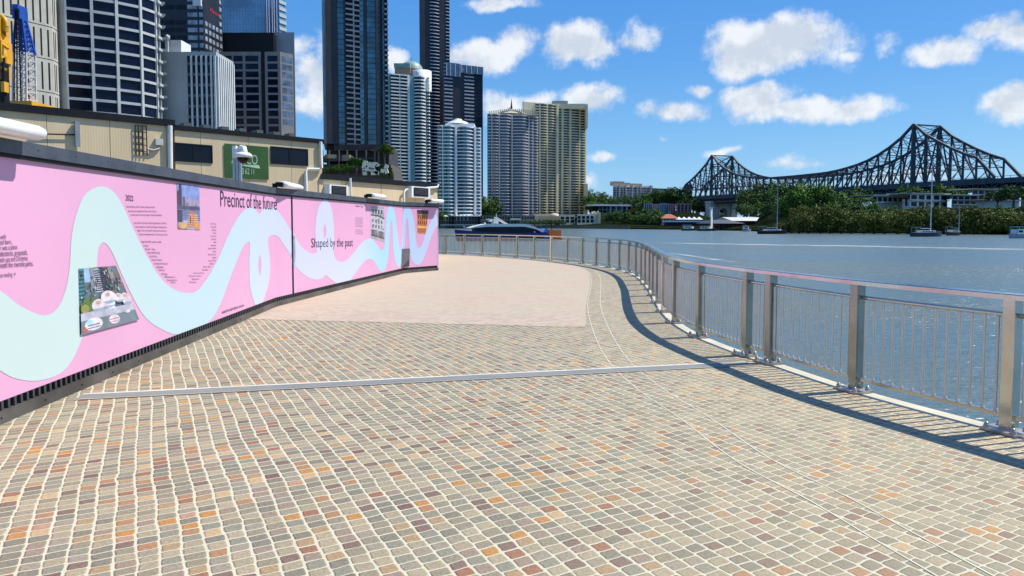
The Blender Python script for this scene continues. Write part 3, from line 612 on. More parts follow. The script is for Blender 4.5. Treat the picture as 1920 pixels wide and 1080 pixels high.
lamp(513, 0, 'white batten light on the hoarding above the words of the future heading')
lamp(684, 1.05, 'white batten light on the hoarding above the old facade photo')
lamp(796, .62, 'white batten light at the far right end of the hoarding top')
# camera on a pole
p = at(450, 300, 22.); t = thing('security_camera', 'white dome security camera on a grey pole behind the hoarding', 'camera', (p.x, p.y, 0))
mb = MB()
for dx in (-.10, .0, .09): mb.box(p.x - .12 + dx, p.x - .12 + dx + .07, 21.95, 22.05, 0, zat(283, p) - abs(dx) * .3)
mb.build('pole', mat('galvanised', (.45, .48, .5), .45, .6), t)
z = lambda y: zat(y, p); X = lambda x: at(x, 300, 22.).x
mb = MB(); mb.box(X(439), X(446), 21.85, 22.0, z(297), z(274)); mb.tube([(X(444), 21.9, z(288)), (X(458), 21.8, z(278)), (X(463), 21.75, z(279)), (X(466), 21.7, z(288))], .09, 10)
mb.lathe([(.0, .10), (.2, .06), (.27, 0), (.27, -.07), (.2, -.09)], (X(463), 21.7, z(292)), 20); mb.build('arm', M_WHITE, t)
mb = MB(); mb.lathe([(.2, -.09), (.17, -.18), (.08, -.26), (0, -.28)], (X(463), 21.7, z(292)), 16); mb.build('dome', M_GLASSD, t)
# ------------------------------------------------------------------ site offices
def tan_material():
    m, t, b = newmat('tan_cladding'); co = t.node('ShaderNodeTexCoord').outputs['Object']
    s = t.v('DOT_PRODUCT', co, (.7, .72, 0)); wv = t.m('SINE', t.m('MULTIPLY', s, 2 * math.pi / .11))
    n = t.noise(t.v('MULTIPLY', co, (1, 1, .2)), 1.2, 4)
    t.put(b.inputs['Base Color'], t.mix(t.ss(n, .3, .7), (.66, .51, .30, 1), (.72, .565, .34, 1)))
    bn = t.node('ShaderNodeBump', {'Height': t.ss(wv, .2, .9), 'Strength': .25, 'Distance': .012}); t.put(b.inputs['Normal'], bn.outputs[0]); b.inputs['Roughness'].default_value = .6; return m
M_TAN = tan_material(); M_PIPE = mat('white_pvc', (.75, .76, .72), .4, 0, .06)
def office(label, P0, P1, ztop, fascia=.28, depth=6., z0=0., cut=None):
    F = FR(P0, P1); L = F[3]; t = thing('site_office', label, 'site office', (F[0].x, F[0].y, z0), 'tan portable site offices behind the hoarding')
    mb = MB()
    if cut: pl = [F[0].xy, (F[0] + F[1] * L).xy, (F[0] + F[1] * L).xy + Vector(cut), F[0].xy + Vector(cut)]; mb.prism([tuple(p) for p in pl], z0, ztop - fascia)
    else: mb.fbox(F, 0, L, z0, ztop - fascia, -depth, 0)
    w_ = mb.build('wall', M_TAN, t)
    mb = MB(); u = 1.2
    while u < L: mb.fbox(F, u, u + .025, z0, ztop - fascia - .01, .0, .006); u += 2.4
    mb.build('seam', mat('seam_brown', (.30, .25, .17), .7), w_)
    mb = MB()
    if cut: o_ = F[2] * .1; pl = [(F[0] + o_).xy, (F[0] + F[1] * (L + .1) + o_).xy, (F[0] + F[1] * L).xy + Vector(cut), F[0].xy + Vector(cut)]; mb.prism([tuple(p) for p in pl], ztop - fascia, ztop)
    else: mb.fbox(F, -.12, L + .12, ztop - fascia, ztop, -depth - .1, .10)
    mb.build('roof', M_BLACK, t)
    return t, F
def win_on(t, F, pxa, pxb, pya, pyb, m=M_GLASSD):
    Pa = march(F[0], F[1], pxa, (pya + pyb) / 2); Pb = march(F[0], F[1], pxb, (pya + pyb) / 2)
    ua = (Pa - F[0]).dot(F[1]); ub = (Pb - F[0]).dot(F[1]); zt = zat(pya, Pa); zb = zat(pyb, Pa)
    f = MB()
    for a, b, c, d in ((ua, ub, zt - .05, zt), (ua, ub, zb, zb + .05), (ua, ua + .05, zb + .05, zt - .05), (ub - .05, ub, zb + .05, zt - .05), ((ua + ub) / 2 - .025, (ua + ub) / 2 + .025, zb + .05, zt - .05)): f.fbox(F, a, b, c, d, .0, .05)
    fr_ = f.build('window', M_BLACK, t); g = MB(); g.fbox(F, ua + .05, ub - .05, zb + .05, zt - .05, 0, .02); g.build('pane', m, fr_); return ua, ub, zb, zt
C1 = at(325, 235, 33.); D1 = (.7, .714)
A0 = march(C1, D1, -120, 200); t1, F1 = office('long tan site office at the left with a cable ladder on its wall', A0, march(C1, D1, 322, 232), 6.68, .32)
B1 = march(C1, D1, 603, 262); t2, F2 = office('tan site office with a green sign between two dark windows', march(C1, D1, 327.5, 240), B1, 6.45, .24)
win_on(t2, F2, 326.5, 398, 267, 302); win_on(t2, F2, 507, 577, 274, 307)
C3 = at(820, 345, 32.); A3 = march(C3, (-.46, -.888), 598, 325); t3, F3 = office('low tan site office with two air conditioners near the end of the hoarding', A3, C3, 3.56, .20, 5., cut=(-1.45, 4.9))
def gbox(F, parent, name, m, pxa, pxb, pya, pyb, d0, d1, mid=None):
    Pa = march(F[0], F[1], pxa, (pya + pyb) / 2); Pb = march(F[0], F[1], pxb, (pya + pyb) / 2)
    mb = MB(); mb.fbox(F, (Pa - F[0]).dot(F[1]), (Pb - F[0]).dot(F[1]), zat(pyb, Pa), zat(pya, Pa), d0, d1); return mb.build(name, m, parent)
# sign
Ps = march(F2[0], F2[1], 420, 300); s = thing('site_sign', 'square green sign with pale lettering and phone number on the site office', 'sign', (Ps.x, Ps.y, zat(332, Ps)))
gbox(F2, s, 'board', mat('sign_green', (.03, .10, .015), .5, 0, .1), 420.5, 502.5, 269, 333, .03, .055)
def fpt(F, d): return lambda a, z: F[0] + F[1] * a + F[2] * d + Vector((0, 0, z))
def ft(F, px, py): P = march(F[0], F[1], px, py); return ((P - F[0]).dot(F[1]), zat(py, P))
M_SL = mat('sign_pale', (.45, .6, .42), .5)
for s_, x0, y0, h, x1, y1 in (('AUSCO', 433, 306.5, .50, 482, 308.5), ('13 62 11', 450, 326.2, .30, 475.5, 327)):
    print_text('sign_lettering', s_, 0, 0, 0, 0, 0, m=M_SL, wall=(fpt(F2, .06), ft(F2, x0, y0), ft(F2, x1, y1), h, s))
mb = MB(); q = [ft(F2, *p) for p in ((444, 309), (484, 309.5), (487, 316), (480, 315.5))]; f = fpt(F2, .06); mb.add([f(*a) for a in q[::-1]], [(0, 1, 2, 3)]); mb.build('sign_swoosh', M_SL, s)
# services on the walls
def pipe(F, pts, r, parent, m=M_PIPE, d=.12, name='downpipe'):
    q = [fpt(F, d)(*ft(F, *p)) for p in pts]; mb = MB(); mb.tube(q, r, 10); return mb.build(name, m, parent)
pipe(F1, [(317, 236), (318, 320)], .11, t1); pipe(F2, [(599, 266), (600.5, 315), (596, 318), (575, 318), (571, 322), (572, 362)], .09, t2)
pipe(F3, [(652, 334), (654, 385)], .05, t3); pipe(F3, [(818, 346), (816, 351), (757, 356), (753, 360), (753, 392)], .05, t3)
pipe(F1, [(60, 251), (140, 253)], .03, t1, M_BLACK, .1, 'conduit')
gbox(F1, t1, 'bracket', mat('galv2', (.32, .34, .34), .5, .5), 139, 148, 228, 275, .05, .2)
gbox(F1, t1, 'junction_box', mat('box_grey', (.5, .5, .46), .5), 290, 304, 260, 272, 0, .15)
pipe(F1, [(298, 272), (297, 279), (287, 282), (275, 280)], .045, t1, mat('flex_grey', (.45, .45, .42), .5), .1, 'conduit')
mb = MB(); q = lambda x, y: fpt(F1, .08)(*ft(F1, x, y))
for x in (252.5, 258.5, 265.5, 273): mb.bar(q(x, 235), q(x + 2, 292), .035)
for y in (235, 247, 259, 271, 283): mb.bar(q(252.5, y), q(274, y + 2), .035)
mb.build('cable_ladder', mat('ladder_black', (.03, .025, .02), .6), t1)
for (x0, x1, y0, y1) in ((607, 642, 346, 368), (762, 797, 349, 370)):
    P = march(F3[0], F3[1], x0, y0); ac = thing('air_conditioner', 'white box air conditioner on the low tan office, ' + ('half hidden by the hoarding' if x0 < 700 else 'nearest the river'), 'air conditioner', (P.x, P.y, zat(y1, P)), 'box air conditioners on the site office')
    gbox(F3, ac, 'case', M_WHITE, x0, x1, y0, y1, .0, .28); g = gbox(F3, ac, 'grille', M_BLACK, x0 + 4, x1 - 4, y0 + 2.5, y1 - 2.5, .28, .30)
    mb = MB(); a, zt = ft(F3, x0 + 5, y0 + 3); b, zb = ft(F3, x1 - 5, y1 - 3)
    for k in range(1, 6): mb.fbox(F3, a, b, zb + (zt - zb) * k / 6 - .008, zb + (zt - zb) * k / 6, .30, .31)
    mb.build('louvre', mat('louvre_grey', (.2, .2, .22), .5), g)
# roof clutter: corrugated lean-to of a building behind site office 2
mb = MB(); Fb = FR(march(C1 + Vector((-3, 4.5, 0)), D1, 333, 230), march(C1 + Vector((-3, 4.5, 0)), D1, 600, 250))
rf = thing('walkway_roof', 'grey corrugated roof edge showing above the middle site office', 'roof', (Fb[0].x, Fb[0].y, 6.4))
mb.fbox(Fb, 0, Fb[3], 6.3, 7.05, -2.5, 0); mb.build('roof_sheet', mat('grey_roofing', (.16, .19, .21), .5, .2), rf)
mb = MB(); u = .3
while u < Fb[3] * .78: mb.fbox(Fb, u, u + .4, 7.06, 7.35, -.6, .1); u += 1.05
mb.build('rib', mat('ribs_dark', (.10, .11, .10), .6), rf)
# ------------------------------------------------------------------ towers of the city
M_SHELL = mat('beige_precast', (.50, .47, .38), .8, 0, .10, .3); M_GREYC = mat('grey_precast', (.50, .51, .49), .8, 0, .12, .2)
M_WHC = mat('white_precast', (.66, .67, .63), .75, 0, .08, .2); M_DARKW = mat('dark_cladding', (.014, .016, .023), .45, 0, .3, .1)
M_PALEWIN = glass('pale_window', (.26, .30, .34), .3); M_NAVY = glass('navy_glass', (.006, .009, .024), .1, .15, spec=.22)
M_BLUEG = glass('blue_curtain_glass', (.17, .31, .46), .08, .06, .4, 1.); M_BLUED = glass('deep_blue_glass', (.03, .11, .28), .08, .06, .4, 1.)
M_TEAL = glass('teal_glass', (.03, .14, .19), .1, .12, .6, 1.); M_ROOF = mat('roof_plant', (.20, .21, .21), .8)
def tower(name, label, P, loc=None): return thing(name, label, 'building', (P[0], P[1], 0), 'city towers behind the hoarding')
def bk(Q, d, e=0.):
    q = Vector((Q[0], Q[1], 0)) * (1 + d / Q[1]); q.x -= e; return (q.x, q.y)
def body(t, plan, z0, z1, m, name='wall'): return MB().prism([(p[0], p[1]) for p in plan], z0, z1).build(name, m, t)
# 1 beige tower with slit windows
PC = at(98, 60, 150.); PA = march(PC, (.5, 1), -90, 80); PB = march(PC, (-.23, 1), 119.5, 100); PD = march(PB, (-.8, 1), 123, 100)
t = tower('slit_window_tower', 'beige concrete tower with tall slit windows at the far left', PC); ztop = 78
body(t, [PA, PC, PB, PD, (PD.x - 14, PD.y + 4), (PA.x - 14, PA.y + 8)], 0, ztop, M_SHELL)
joints = [zat(y, PC) for y in (-70, -10, 51.5, 113, 175, 236)]
bag = Bag(t, 'window', mat('slit_glass', (.012, .013, .012), .5, spec=.2))
for F, us in ((FR(PA, PC), None), (FR(PC, PB), None)):
    st = 1.42 if F[3] > 9 else 1.05; u = F[3] - .9
    k = 0
    while u > .3:
        for zt, zb in zip(joints, joints[1:]):
            bag.add(MB().fbox(F, u - .17, u + .17, zb + .55, zt - .75, -.05, .03))
        u -= st * (1.0 if F[3] > 9 else (.8 if k % 2 else 1.2)); k += 1
    mb = MB()
    for z in joints: mb.fbox(F, 0, F[3] + .02, z - .06, z + .06, 0, .03)
    mb.build('joint', M_BLACK, t)
bag.done()
# 2 rounded tower with window grid
P = at(112, 100, 205.); dirs = [(2.4, 1), (1.83, 1), (1.48, 1), (.99, 1), (.34, 1), (-.1, 1)]; cols = [124, 174, 220, 264, 291.5, 297.5]
pts = [P]
for d, c in zip(dirs, cols): pts.append(march(pts[-1], d, c, 100))
t = tower('rounded_grid_tower', 'curved grey tower with wide dark windows in a grid', P)
ztop = 84; body(t, [p for p in pts] + [bk(pts[-1], 25, 1), bk(pts[0], 40, -1)], 0, ztop, M_NAVY, 'core')
FH = 23.0 / 1280 * 210; zb0 = zat(21, pts[2]) ; zs = [zb0 + k * FH for k in range(-10, 7)]
bag = Bag(t, 'window', M_NAVY)
for i in range(len(pts) - 1):
    F = FR(pts[i], pts[i + 1])
    for z in zs: MB().fbox(F, 0, F[3], z - .5, z + .3, 0, .45 if i < 5 else 1.2).build('spandrel', M_GREYC, t)
    mb = MB()
    if i: mb.fbox(F, -.4, .4, 0, ztop, .0, .55)
    if i == len(pts) - 2: mb.fbox(F, F[3] - .3, F[3], 0, ztop, 0, .62)
    mb.build('column', M_GREYC, t)
    for z in zs[:-1]:
        if i < 5: bag.add(MB().fbox(F, .5, F[3] - .5, z + .32, z + FH - .52, .01, .12))
bag.done()
F = FR(pts[-2], pts[-1]); mb = MB()
for z in zs:
    q = pts[-1]; mb.prism([(q.x, q.y), (q.x + 2.2, q.y + .5), (q.x, q.y + 3)], z - .1, z + .5)
mb.build('sunshade', M_GREYC, t)
# 3 black tower
P3 = at(281, 50, 300.); C = at(382, 50, 300.); Q = march(C, (.09, 1), 417.5, 60)
t = tower('black_tower', 'black office tower with scattered pale windows and a red roof sign', C)
body(t, [P3, C, Q, bk(Q, 30, 1), bk(P3, 50)], 0, zat(-30, C), M_DARKW)
bag = Bag(t, 'window', [M_PALEWIN, glass('dim_window', (.014, .016, .022), .4, spec=.2), M_WHC]); rnd = random.Random(5)
F = FR(P3, C); F2_ = FR(C, Q)
for r_ in range(13):
    y0 = 23.5 + 14.4 * (r_ - 3); y1 = y0 + 8
    for a, b in ((292, 307), (309, 328), (331, 349), (352.5, 370.5), (374, 381)):
        u0 = (march(P3, F[1], a, 50) - P3).dot(F[1]); u1 = (march(P3, F[1], b, 50) - P3).dot(F[1]); mb = MB(); mb.c = 0 if a > 350 else 1
        if a < 350 and r_ in (1, 3): continue
        mb.fbox(F, u0, u1, zat(y1, C), zat(y0, C), 0, .15); bag.add(mb)
    for j in range(5):
        u0 = (.06 + .19 * j) * F2_[3]; mb = MB(); mb.c = 0
        if r_ < 4 and j < 4 and r_ != 4: continue
        mb.fbox(F2_, u0, u0 + .12 * F2_[3], zat(y1, C), zat(y0, C), 0, .15); bag.add(mb)
bag.done()
MB().fbox(F, F[3] - 4, F[3] - .5, zat(12, C), zat(-30, C), .1, 1.2).build('fin', M_WHC, t)
f_ = fpt(F2_, .25); u0 = .32 * F2_[3]; print_text('roof_sign', 'Mantra', 0, 0, 0, 0, 0, m=mat('sign_red', (.75, .01, .02), .5), wall=(f_, (u0, zat(14.5, C)), (F2_[3] * .8, zat(15.5, C)), 1.7, t))
# 4 pale building with fins
P4 = at(290, 120, 230.); C = at(405.5, 120, 230.); Q = march(C, (.0, 1), 438.5, 150); ZT = zat(97, C)
t = tower('finned_building', 'pale office block with a blank wall and narrow vertical fins', C)
body(t, [P4, C, Q, bk(Q, 12, .5), bk(P4, 50)], 0, ZT, mat('pale_grey_tile', (.40, .42, .40), .6, 0, .15, .05)); F = FR(P4, C); G = FR(C, Q)
ua = lambda x: (march(P4, F[1], x, 150) - P4).dot(F[1])
gl = MB().fbox(F, ua(352), ua(403), 2, ZT - 1.3, 0, .06).build('glazing', M_NAVY, t)
mb = MB(); [mb.fbox(F, ua(x) - .3, ua(x) + .3, 2, ZT - 1.3, .06, .4) for x in (360, 369.5, 379, 388, 397, 403.5)]; mb.build('fin', M_WHC, t)
bag = Bag(t, 'spandrel', mat('bronze_panel', (.13, .12, .09), .5)); z = ZT - 4.4
while z > 20:
    bag.add(MB().fbox(F, ua(352), ua(403), z, z + .9, .06, .2)); z -= 3.5
bag.done()
MB().fbox(G, .3, G[3] - .3, 2, ZT - 1.2, 0, .05).build('glazing', M_NAVY, t)
bag = Bag(t, 'fin', M_WHC); k = 9
for j in range(k): bag.add(MB().fbox(G, G[3] * (j + .1) / k, G[3] * (j + .55) / k, 2, ZT - 1.2, .05, .6))
bag.done()
mb = MB(); x0, x1 = at(307, 85, 235).x, at(337, 85, 235).x; mb.box(x0, x1, 236, 243, ZT, zat(75, (0, 236))); mb.build('roof_room', M_WHC, t)
mb = MB(); mb.bar((at(314, 80, 233).x, 233, ZT), (at(314, 80, 233).x, 233, zat(72, (0, 233))), .5); mb.lathe([(0, 1), (.8, .5), (.8, -.5), (0, -1)], (at(314, 80, 233).x, 233, zat(70, (0, 233))), 10); mb.build('mast', M_GREYC, t)
# 5 grey-brown block with horizontal windows
P5 = at(414, 150, 313.); C = at(526, 150, 313.); Q = march(C, (.85, 1), 550, 150)
t = tower('ribbon_window_block', 'grey brown office block with rows of dark windows and a black roof box', C); ZT = zat(97, C); M_GB = mat('grey_brown_stone', (.225, .21, .195), .8, 0, .1, .2)
body(t, [P5, C, Q, bk(Q, 30, .5), bk(P5, 40)], 0, ZT, M_GB); F = FR(P5, C); G = FR(C, Q); ua = lambda x: (march(P5, F[1], x, 150) - P5).dot(F[1])
bag = Bag(t, 'window', M_NAVY)
for k in range(10):
    z1 = zat(104.5 + 14.7 * k, C); z0 = z1 - 2.55
    for a, b in ((421, 436), (439, 455.5), (461, 485.5), (502, 521)): bag.add(MB().fbox(F, ua(a), ua(b), z0, z1, 0, .03))
    mb = MB(); mb.fbox(G, G[3] * .12, G[3] * .93, z0, z1, 0, .03); mb.build('window', glass('grey_blue_glass', (.10, .14, .20), .15), t) if k < 9 else None
bag.done(); mb = MB()
for x in (419, 437.2, 458.2, 487): mb.fbox(F, ua(x) - .35, ua(x) + .35, 0, ZT - 1, 0, .35)
mb.build('pier', M_GB, t); MB().fbox(F, ua(490), ua(497), 0, ZT, 0, .04).build('groove', M_BLACK, t)
mb = MB(); X_ = lambda x, y, Y: at(x, y, Y).x
mb.prism([(X_(410, 80, 318), 318), (X_(513, 80, 318), 318), (X_(517, 80, 322), 322), (X_(517, 80, 330), 335), (X_(410, 80, 330), 335)], ZT, zat(61, (0, 318))); mb.build('roof_box', M_BLACK, t)
MB().prism([(X_(512, 80, 323), 323), (X_(552, 80, 323), 323), (X_(551, 80, 345), 345), (X_(512, 80, 323), 345)], 0, zat(60.5, (0, 323))).build('rear_wall', mat('blue_grey_panel', (.27, .30, .32), .6, 0, .06, .1), t)
# 6 blue glass tower
P6 = at(400, 30, 430.); C = at(498, 30, 430.); Q = march(C, (.9, 1), 523, 30); Q2 = march(Q, (.5, 1), 536, 40)
t = tower('blue_glass_tower', 'pale blue glass tower behind the grey block at the top', C); ZT = zat(-60, C)
body(t, [P6, C, Q, Q2, bk(Q2, 30, .5), bk(P6, 60)], 0, ZT, M_BLUEG, 'curtain_wall'); F = FR(P6, C); G = FR(C, Q); H_ = FR(Q, Q2); mb = MB(); u = 1.
while u < F[3]: mb.fbox(F, u, u + .14, 60, ZT, 0, .15); u += 1.9
z = 90
while z < ZT: mb.fbox(F, 0, F[3], z, z + .12, 0, .12); z += 3.9
mb.build('mullion', mat('pale_mullion', (.30, .38, .45), .4), t)
MB().fbox(G, 0, G[3], 60, ZT, 0, .2).build('side_glass', M_BLUED, t); mb = MB()
for u in (.05, .22, .45, .6, .8): mb.fbox(G, u * G[3], u * G[3] + .25, 60, ZT, .2, .5)
mb.build('fin', M_WHITE, t); mb = MB(); z = 95
while z < ZT: mb.fbox(H_, 0, H_[3], z, z + 1.9, 0, .5); z += 4.1
mb.build('sunshade', mat('shade_white', (.55, .62, .6), .5), t)
# generic residential towers -----------------------------------------
def resi(name, label, Y, segs, pytop, z0, fh, core, slabm, slab_h=1.0, dep=26, group='apartment towers along the river', roof=True, glassm=None, rnd=None):
    """segs: (px0, px1, style, set-forward, bulge); columns measured at mid height"""
    pm = (pytop + 400) / 2; kk = .5; c = at((segs[0][0] + segs[-1][1]) / 2, pm, Y); c.z = 0; D = (1, kk)
    A = march(c, D, segs[0][0], pm); B = march(c, D, segs[-1][1], pm); t = thing(name, label, 'tower', (A.x, A.y, z0), group); F = FR(A, B)
    zt = zat(pytop, c); X = lambda px: at(px, pm, Y).x; Uo = lambda px: (march(c, D, px, pm) - A).dot(F[1])
    def W_(u, d): p = F[0] + F[1] * u + F[2] * d; return (p.x, p.y)
    plan = [W_(0, -1.6), W_(F[3], -1.6), bk(W_(F[3], -1.6), dep, .8), bk(W_(0, -1.6), dep, -.8)]
    body(t, plan, z0, zt, core, 'wall'); nf = int((zt - z0) / fh); bags = Bag(t, 'balcony', slabm, 95); fin = Bag(t, 'floor_line', core); gl = MB(); wl = MB(); wl2 = MB(); gl2 = MB()
    for (p0, p1, style, fwd, bulge) in segs:
        u0, u1 = Uo(p0), Uo(p1)
        def arc(e=0., n=6):
            if bulge == 0: return [W_(u0, fwd + e), W_(u1, fwd + e)]
            return [W_(u0 + (u1 - u0) * k / n, fwd + e + bulge * math.sin(math.pi * (k / n))) for k in range(n + 1)]
        bkk = [W_(u1, -1.55), W_(u0, -1.55)]
        if style in 'bBgG':
            g = gl if style in 'bg' else gl2
            g.prism(arc(-.6 if style in 'bB' else 0) + bkk, z0, zt - .8)
        if style in 'bB':
            for k in range(nf + 1):
                z = zt - .5 - k * fh
                if z < z0: break
                bags.add(MB().prism(arc(.9) + [W_(u1, fwd - .7), W_(u0, fwd - .7)], z - slab_h * .75, z + slab_h * .25))
        elif style == 'w': wl.prism(arc(0) + bkk, z0, zt)
        elif style == 'W': wl2.prism(arc(0) + bkk, z0, zt)
        elif style in 'gG' and bulge == 0:
            for k in range(nf + 1): z = zt - k * fh; fin.add(MB().fbox(F, u0, u1, z - .3, z, fwd, fwd + .12))
    bags.done(); gl.build('glazing', glassm or M_NAVY, t); gl2.build('bright_glazing', M_TEAL, t); wl.build('pier', slabm, t); wl2.build('dark_pier', core, t); fin.done()
    return t, zt, X
M_BROWNC = mat('dark_brown_cladding', (.035, .03, .035), .5, 0, .3, .1); M_TBAL = mat('dark_balcony', (.17, .21, .23), .5, 0, .2, .3)
t, zt, X = resi('teal_glass_tower', 'very tall dark tower with teal glass strips rising over a planted podium', 400, [(606.5, 611, 'w', 1, 0), (611, 621, 'W', 1.2, 0), (621, 634, 'W', .4, 0), (634, 645.5, 'G', .6, 0), (645.5, 648, 'W', 1, 0), (648, 662, 'b', 1.4, 0), (662, 664.5, 'w', 1.5, 0), (664.5, 674.5, 'b', .6, 0), (674.5, 681, 'G', 1.2, 0),
    (681, 689, 'W', .3, 0), (689, 704.5, 'G', .8, 0), (704.5, 712, 'W', 1.6, 0), (712, 717, 'g', 1.2, 0), (717, 720, 'G', 1, 0), (720, 727, 'b', 1.4, 0)], -80, zat(272, (0, 400)), 2.95, M_BROWNC, M_TBAL, .9, 34, 'city towers behind the hoarding')
pod = thing('planted_podium', 'dark stepped podium with hanging greenery under the teal glass tower', 'building', (X(607), 398, 0)); M_POD = mat('podium_dark', (.05, .045, .045), .7, 0, .3, .3)
Zp = lambda y: zat(y, (0, 396)); Xp = lambda x, y=300: at(x, y, 396.).x
mb = MB(); mb.box(Xp(609), Xp(727), 400, 432, Zp(400), Zp(271)); mb.box(Xp(627), Xp(728), 395, 400, Zp(283), Zp(271)); mb.build('wall', M_POD, pod)
mb = MB(); mb.box(Xp(600), Xp(735), 392, 430, Zp(322), Zp(309)); mb.box(Xp(606), Xp(664), 390, 400, Zp(304), Zp(294)); mb.box(Xp(664), Xp(700), 391, 400, Zp(300), Zp(297)); mb.box(Xp(700), Xp(725), 388, 400, Zp(285), Zp(282.5)); mb.box(Xp(602), Xp(738), 396, 430, Zp(420), Zp(323)); mb.build('terrace', mat('terrace_brown', (.12, .10, .09), .7, 0, .2, .3), pod)
mb = MB()
for x in (610, 622, 640, 655, 672, 690, 706, 713, 724): mb.box(Xp(x), Xp(x) + .7, 389, 389.7, Zp(330), Zp(284))
mb.build('column', mat('podium_column', (.16, .14, .12), .7), pod)
mb = MB(); mb.prism([(Xp(648), 388), (Xp(662), 387), (Xp(663), 390), (Xp(652), 391)], Zp(304), Zp(293)); mb.prism([(Xp(615), 389), (Xp(622), 388), (Xp(636), 390), (Xp(618), 391)], Zp(299), Zp(292)); mb.build('canopy', mat('tan_canopy', (.33, .26, .19), .6), pod)
mb = MB(); M_CRM = mat('cream_sculpted', (.88, .80, .62), .7)
def zz(pts, wd):
    for a, b in zip(pts, pts[1:]): mb.bar((Xp(a[0], a[1]), 384, Zp(a[1])), (Xp(b[0], b[1]), 384, Zp(b[1])), wd, 2.)
zz([(694, 305), (692, 312), (690, 319), (694, 324), (690, 328)], 1.5); zz([(689, 308), (696, 311), (705, 311)], 1.2); zz([(702, 311), (700, 320), (706, 322)], 1.6); zz([(709, 311), (706, 320), (712, 325), (717, 328)], 1.6); zz([(706, 311), (715, 311), (717, 315)], 1.3); zz([(693, 320), (702, 321), (711, 320)], 1.3); zz([(704, 328), (717, 327)], 1.6); zz([(689, 328), (696, 328)], 1.4); zz([(733, 312), (730, 320), (733, 328)], 1.3); zz([(725, 320), (724, 327)], .9)
mb.build('sculpted_frame', M_CRM, pod)
# teal/cream tower with dome
M_CREAM = mat('cream_render', (.56, .53, .42), .75, 0, .08, .2); M_TGREEN = mat('teal_render', (.20, .36, .35), .6, 0, .1, .2); M_WHB = mat('white_balcony', (.82, .82, .74), .6, 0, .06, .2)
t, zt, X = resi('domed_tower', 'cream and teal apartment tower with a ribbed dome on top', 560, [(727, 733, 'W', 0, 0), (733, 749, 'b', 1, 0), (749, 750.5, 'w', 1.4, 0), (750.5, 764, 'b', 1.2, 0), (764, 768, 'w', 1.5, 0), (768, 777, 'W', .6, 0), (777, 797, 'b', 1, 2.5), (797, 800, 'W', .4, 0), (800, 806, 'b', .2, 1)], 141, 0, 2.72, M_TGREEN, M_WHB, .95, 30)
Xd = lambda x: at(x, 130, 566.).x; Zd = lambda y: zat(y, (0, 566)); cx = Xd(767)
mb = MB(); mb.lathe([(9.2, zt - 1), (9.2, Zd(127))], (cx, 578, 0), 20); mb.box(Xd(740), Xd(770), 566, 590, zt - 1, Zd(127)); mb.build('drum', mat('terracotta_render', (.36, .22, .16), .7), t)
mb = MB(); mb.lathe([(9.9, 0), (9.3, 2.8), (7.6, 5.3), (4.8, 7.), (0, 7.8)], (cx, 578, Zd(127)), 24); mb.box(Xd(739), Xd(769), 565, 590, Zd(127), Zd(119)); mb.bar((cx, 578, Zd(110)), (cx, 578, Zd(100)), .5); mb.build('dome', mat('verdigris', (.25, .33, .29), .5, 0, .2, .5), t)
mb = MB(); mb.lathe([(8, Zd(170)), (8, Zd(131)), (0, Zd(131))], (Xd(789), 572, 0), 16); mb.build('turret', M_WHB, t)
M_DSL = mat('silver_slab', (.62, .63, .66), .5, 0, .1, .3)
t, zt, X = resi('slender_dark_tower', 'slender near black tower with thin white floor edges going out of frame', 800, [(788, 806, 'W', 1, 0), (806, 823, 'b', 1, 1), (823, 826, 'W', 1.6, 0), (826, 836, 'W', 1, 0), (836, 843.5, 'b', .5, 0)], -60, 0, 3.9, M_DARKW, M_DSL, .75, 30)
t, zt, X = resi('dark_slab_tower', 'dark blue flat topped tower with grey floor bands', 760, [(833, 848, 'b', 1, 0), (848, 870, 'W', 1, 0), (870, 888, 'b', 1, 0), (888, 905, 'g', .6, 0)], 122, 0, 3.9, M_DARKW, mat('slate_slab', (.38, .39, .43), .6, 0, .1, .3), 1.5, 30)
mb = MB(); Cc = at(869, 260, 760.); Cc.z = 0; Ft = FR(march(Cc, (1, .5), 833, 260), march(Cc, (1, .5), 905, 260)); tu = lambda px: (march(Cc, (1, .5), px, 260) - Ft[0]).dot(Ft[1]); mb.fbox(Ft, tu(835), tu(861), zt - 14, zt + .3, -2, 3.); mb.fbox(Ft, tu(864), tu(904.5), zt - 9, zt - .5, -2, 3.); mb.build('top_glazing', glass('slate_glass', (.08, .12, .18), .15), t)
mb = MB()
for x in (836, 843, 852, 861, 864, 873, 882, 893, 904): mb.fbox(Ft, tu(x) - .3, tu(x) + .3, zt - (14 if x < 862 else 9), zt - .6, 3., 3.4)
mb.build('mullion', M_DSL, t)
# white round tower
M_WHS = mat('white_slab', (.86, .87, .87), .55, 0, .05, .3)
t, zt, X = resi('white_round_tower', 'white banded apartment tower with curved bays and a shallow white dome', 600, [(822, 829, 'b', .3, .6), (829, 830, 'w', 1.6, 0), (830, 851, 'B', .6, 3), (851, 854, 'w', 4, 0), (854, 887, 'b', .8, 4.5), (887, 889.5, 'w', 3.5, 0), (889.5, 900, 'B', .5, 1.5), (900, 901.5, 'w', 1.2, 0)], 237, 7, 3.05, M_WHS, M_WHS, .78, 28, glassm=glass('aqua_glass', (.05, .10, .13), .12))
mb = MB(); Xw = lambda x: at(x, 230, 610.).x; Zw = lambda y: zat(y, (0, 610))
mb.box(Xw(836), Xw(890), 606, 622, zt, Zw(233)); mb.lathe([(10, 0), (9, 1.6), (6, 2.8), (0, 3.4)], (Xw(858), 612, Zw(233)), 18); mb.lathe([(4, 0), (3.6, 1.8), (0, 2.6)], (Xw(858), 612, Zw(227)), 14); mb.build('roof', M_WHS, t)
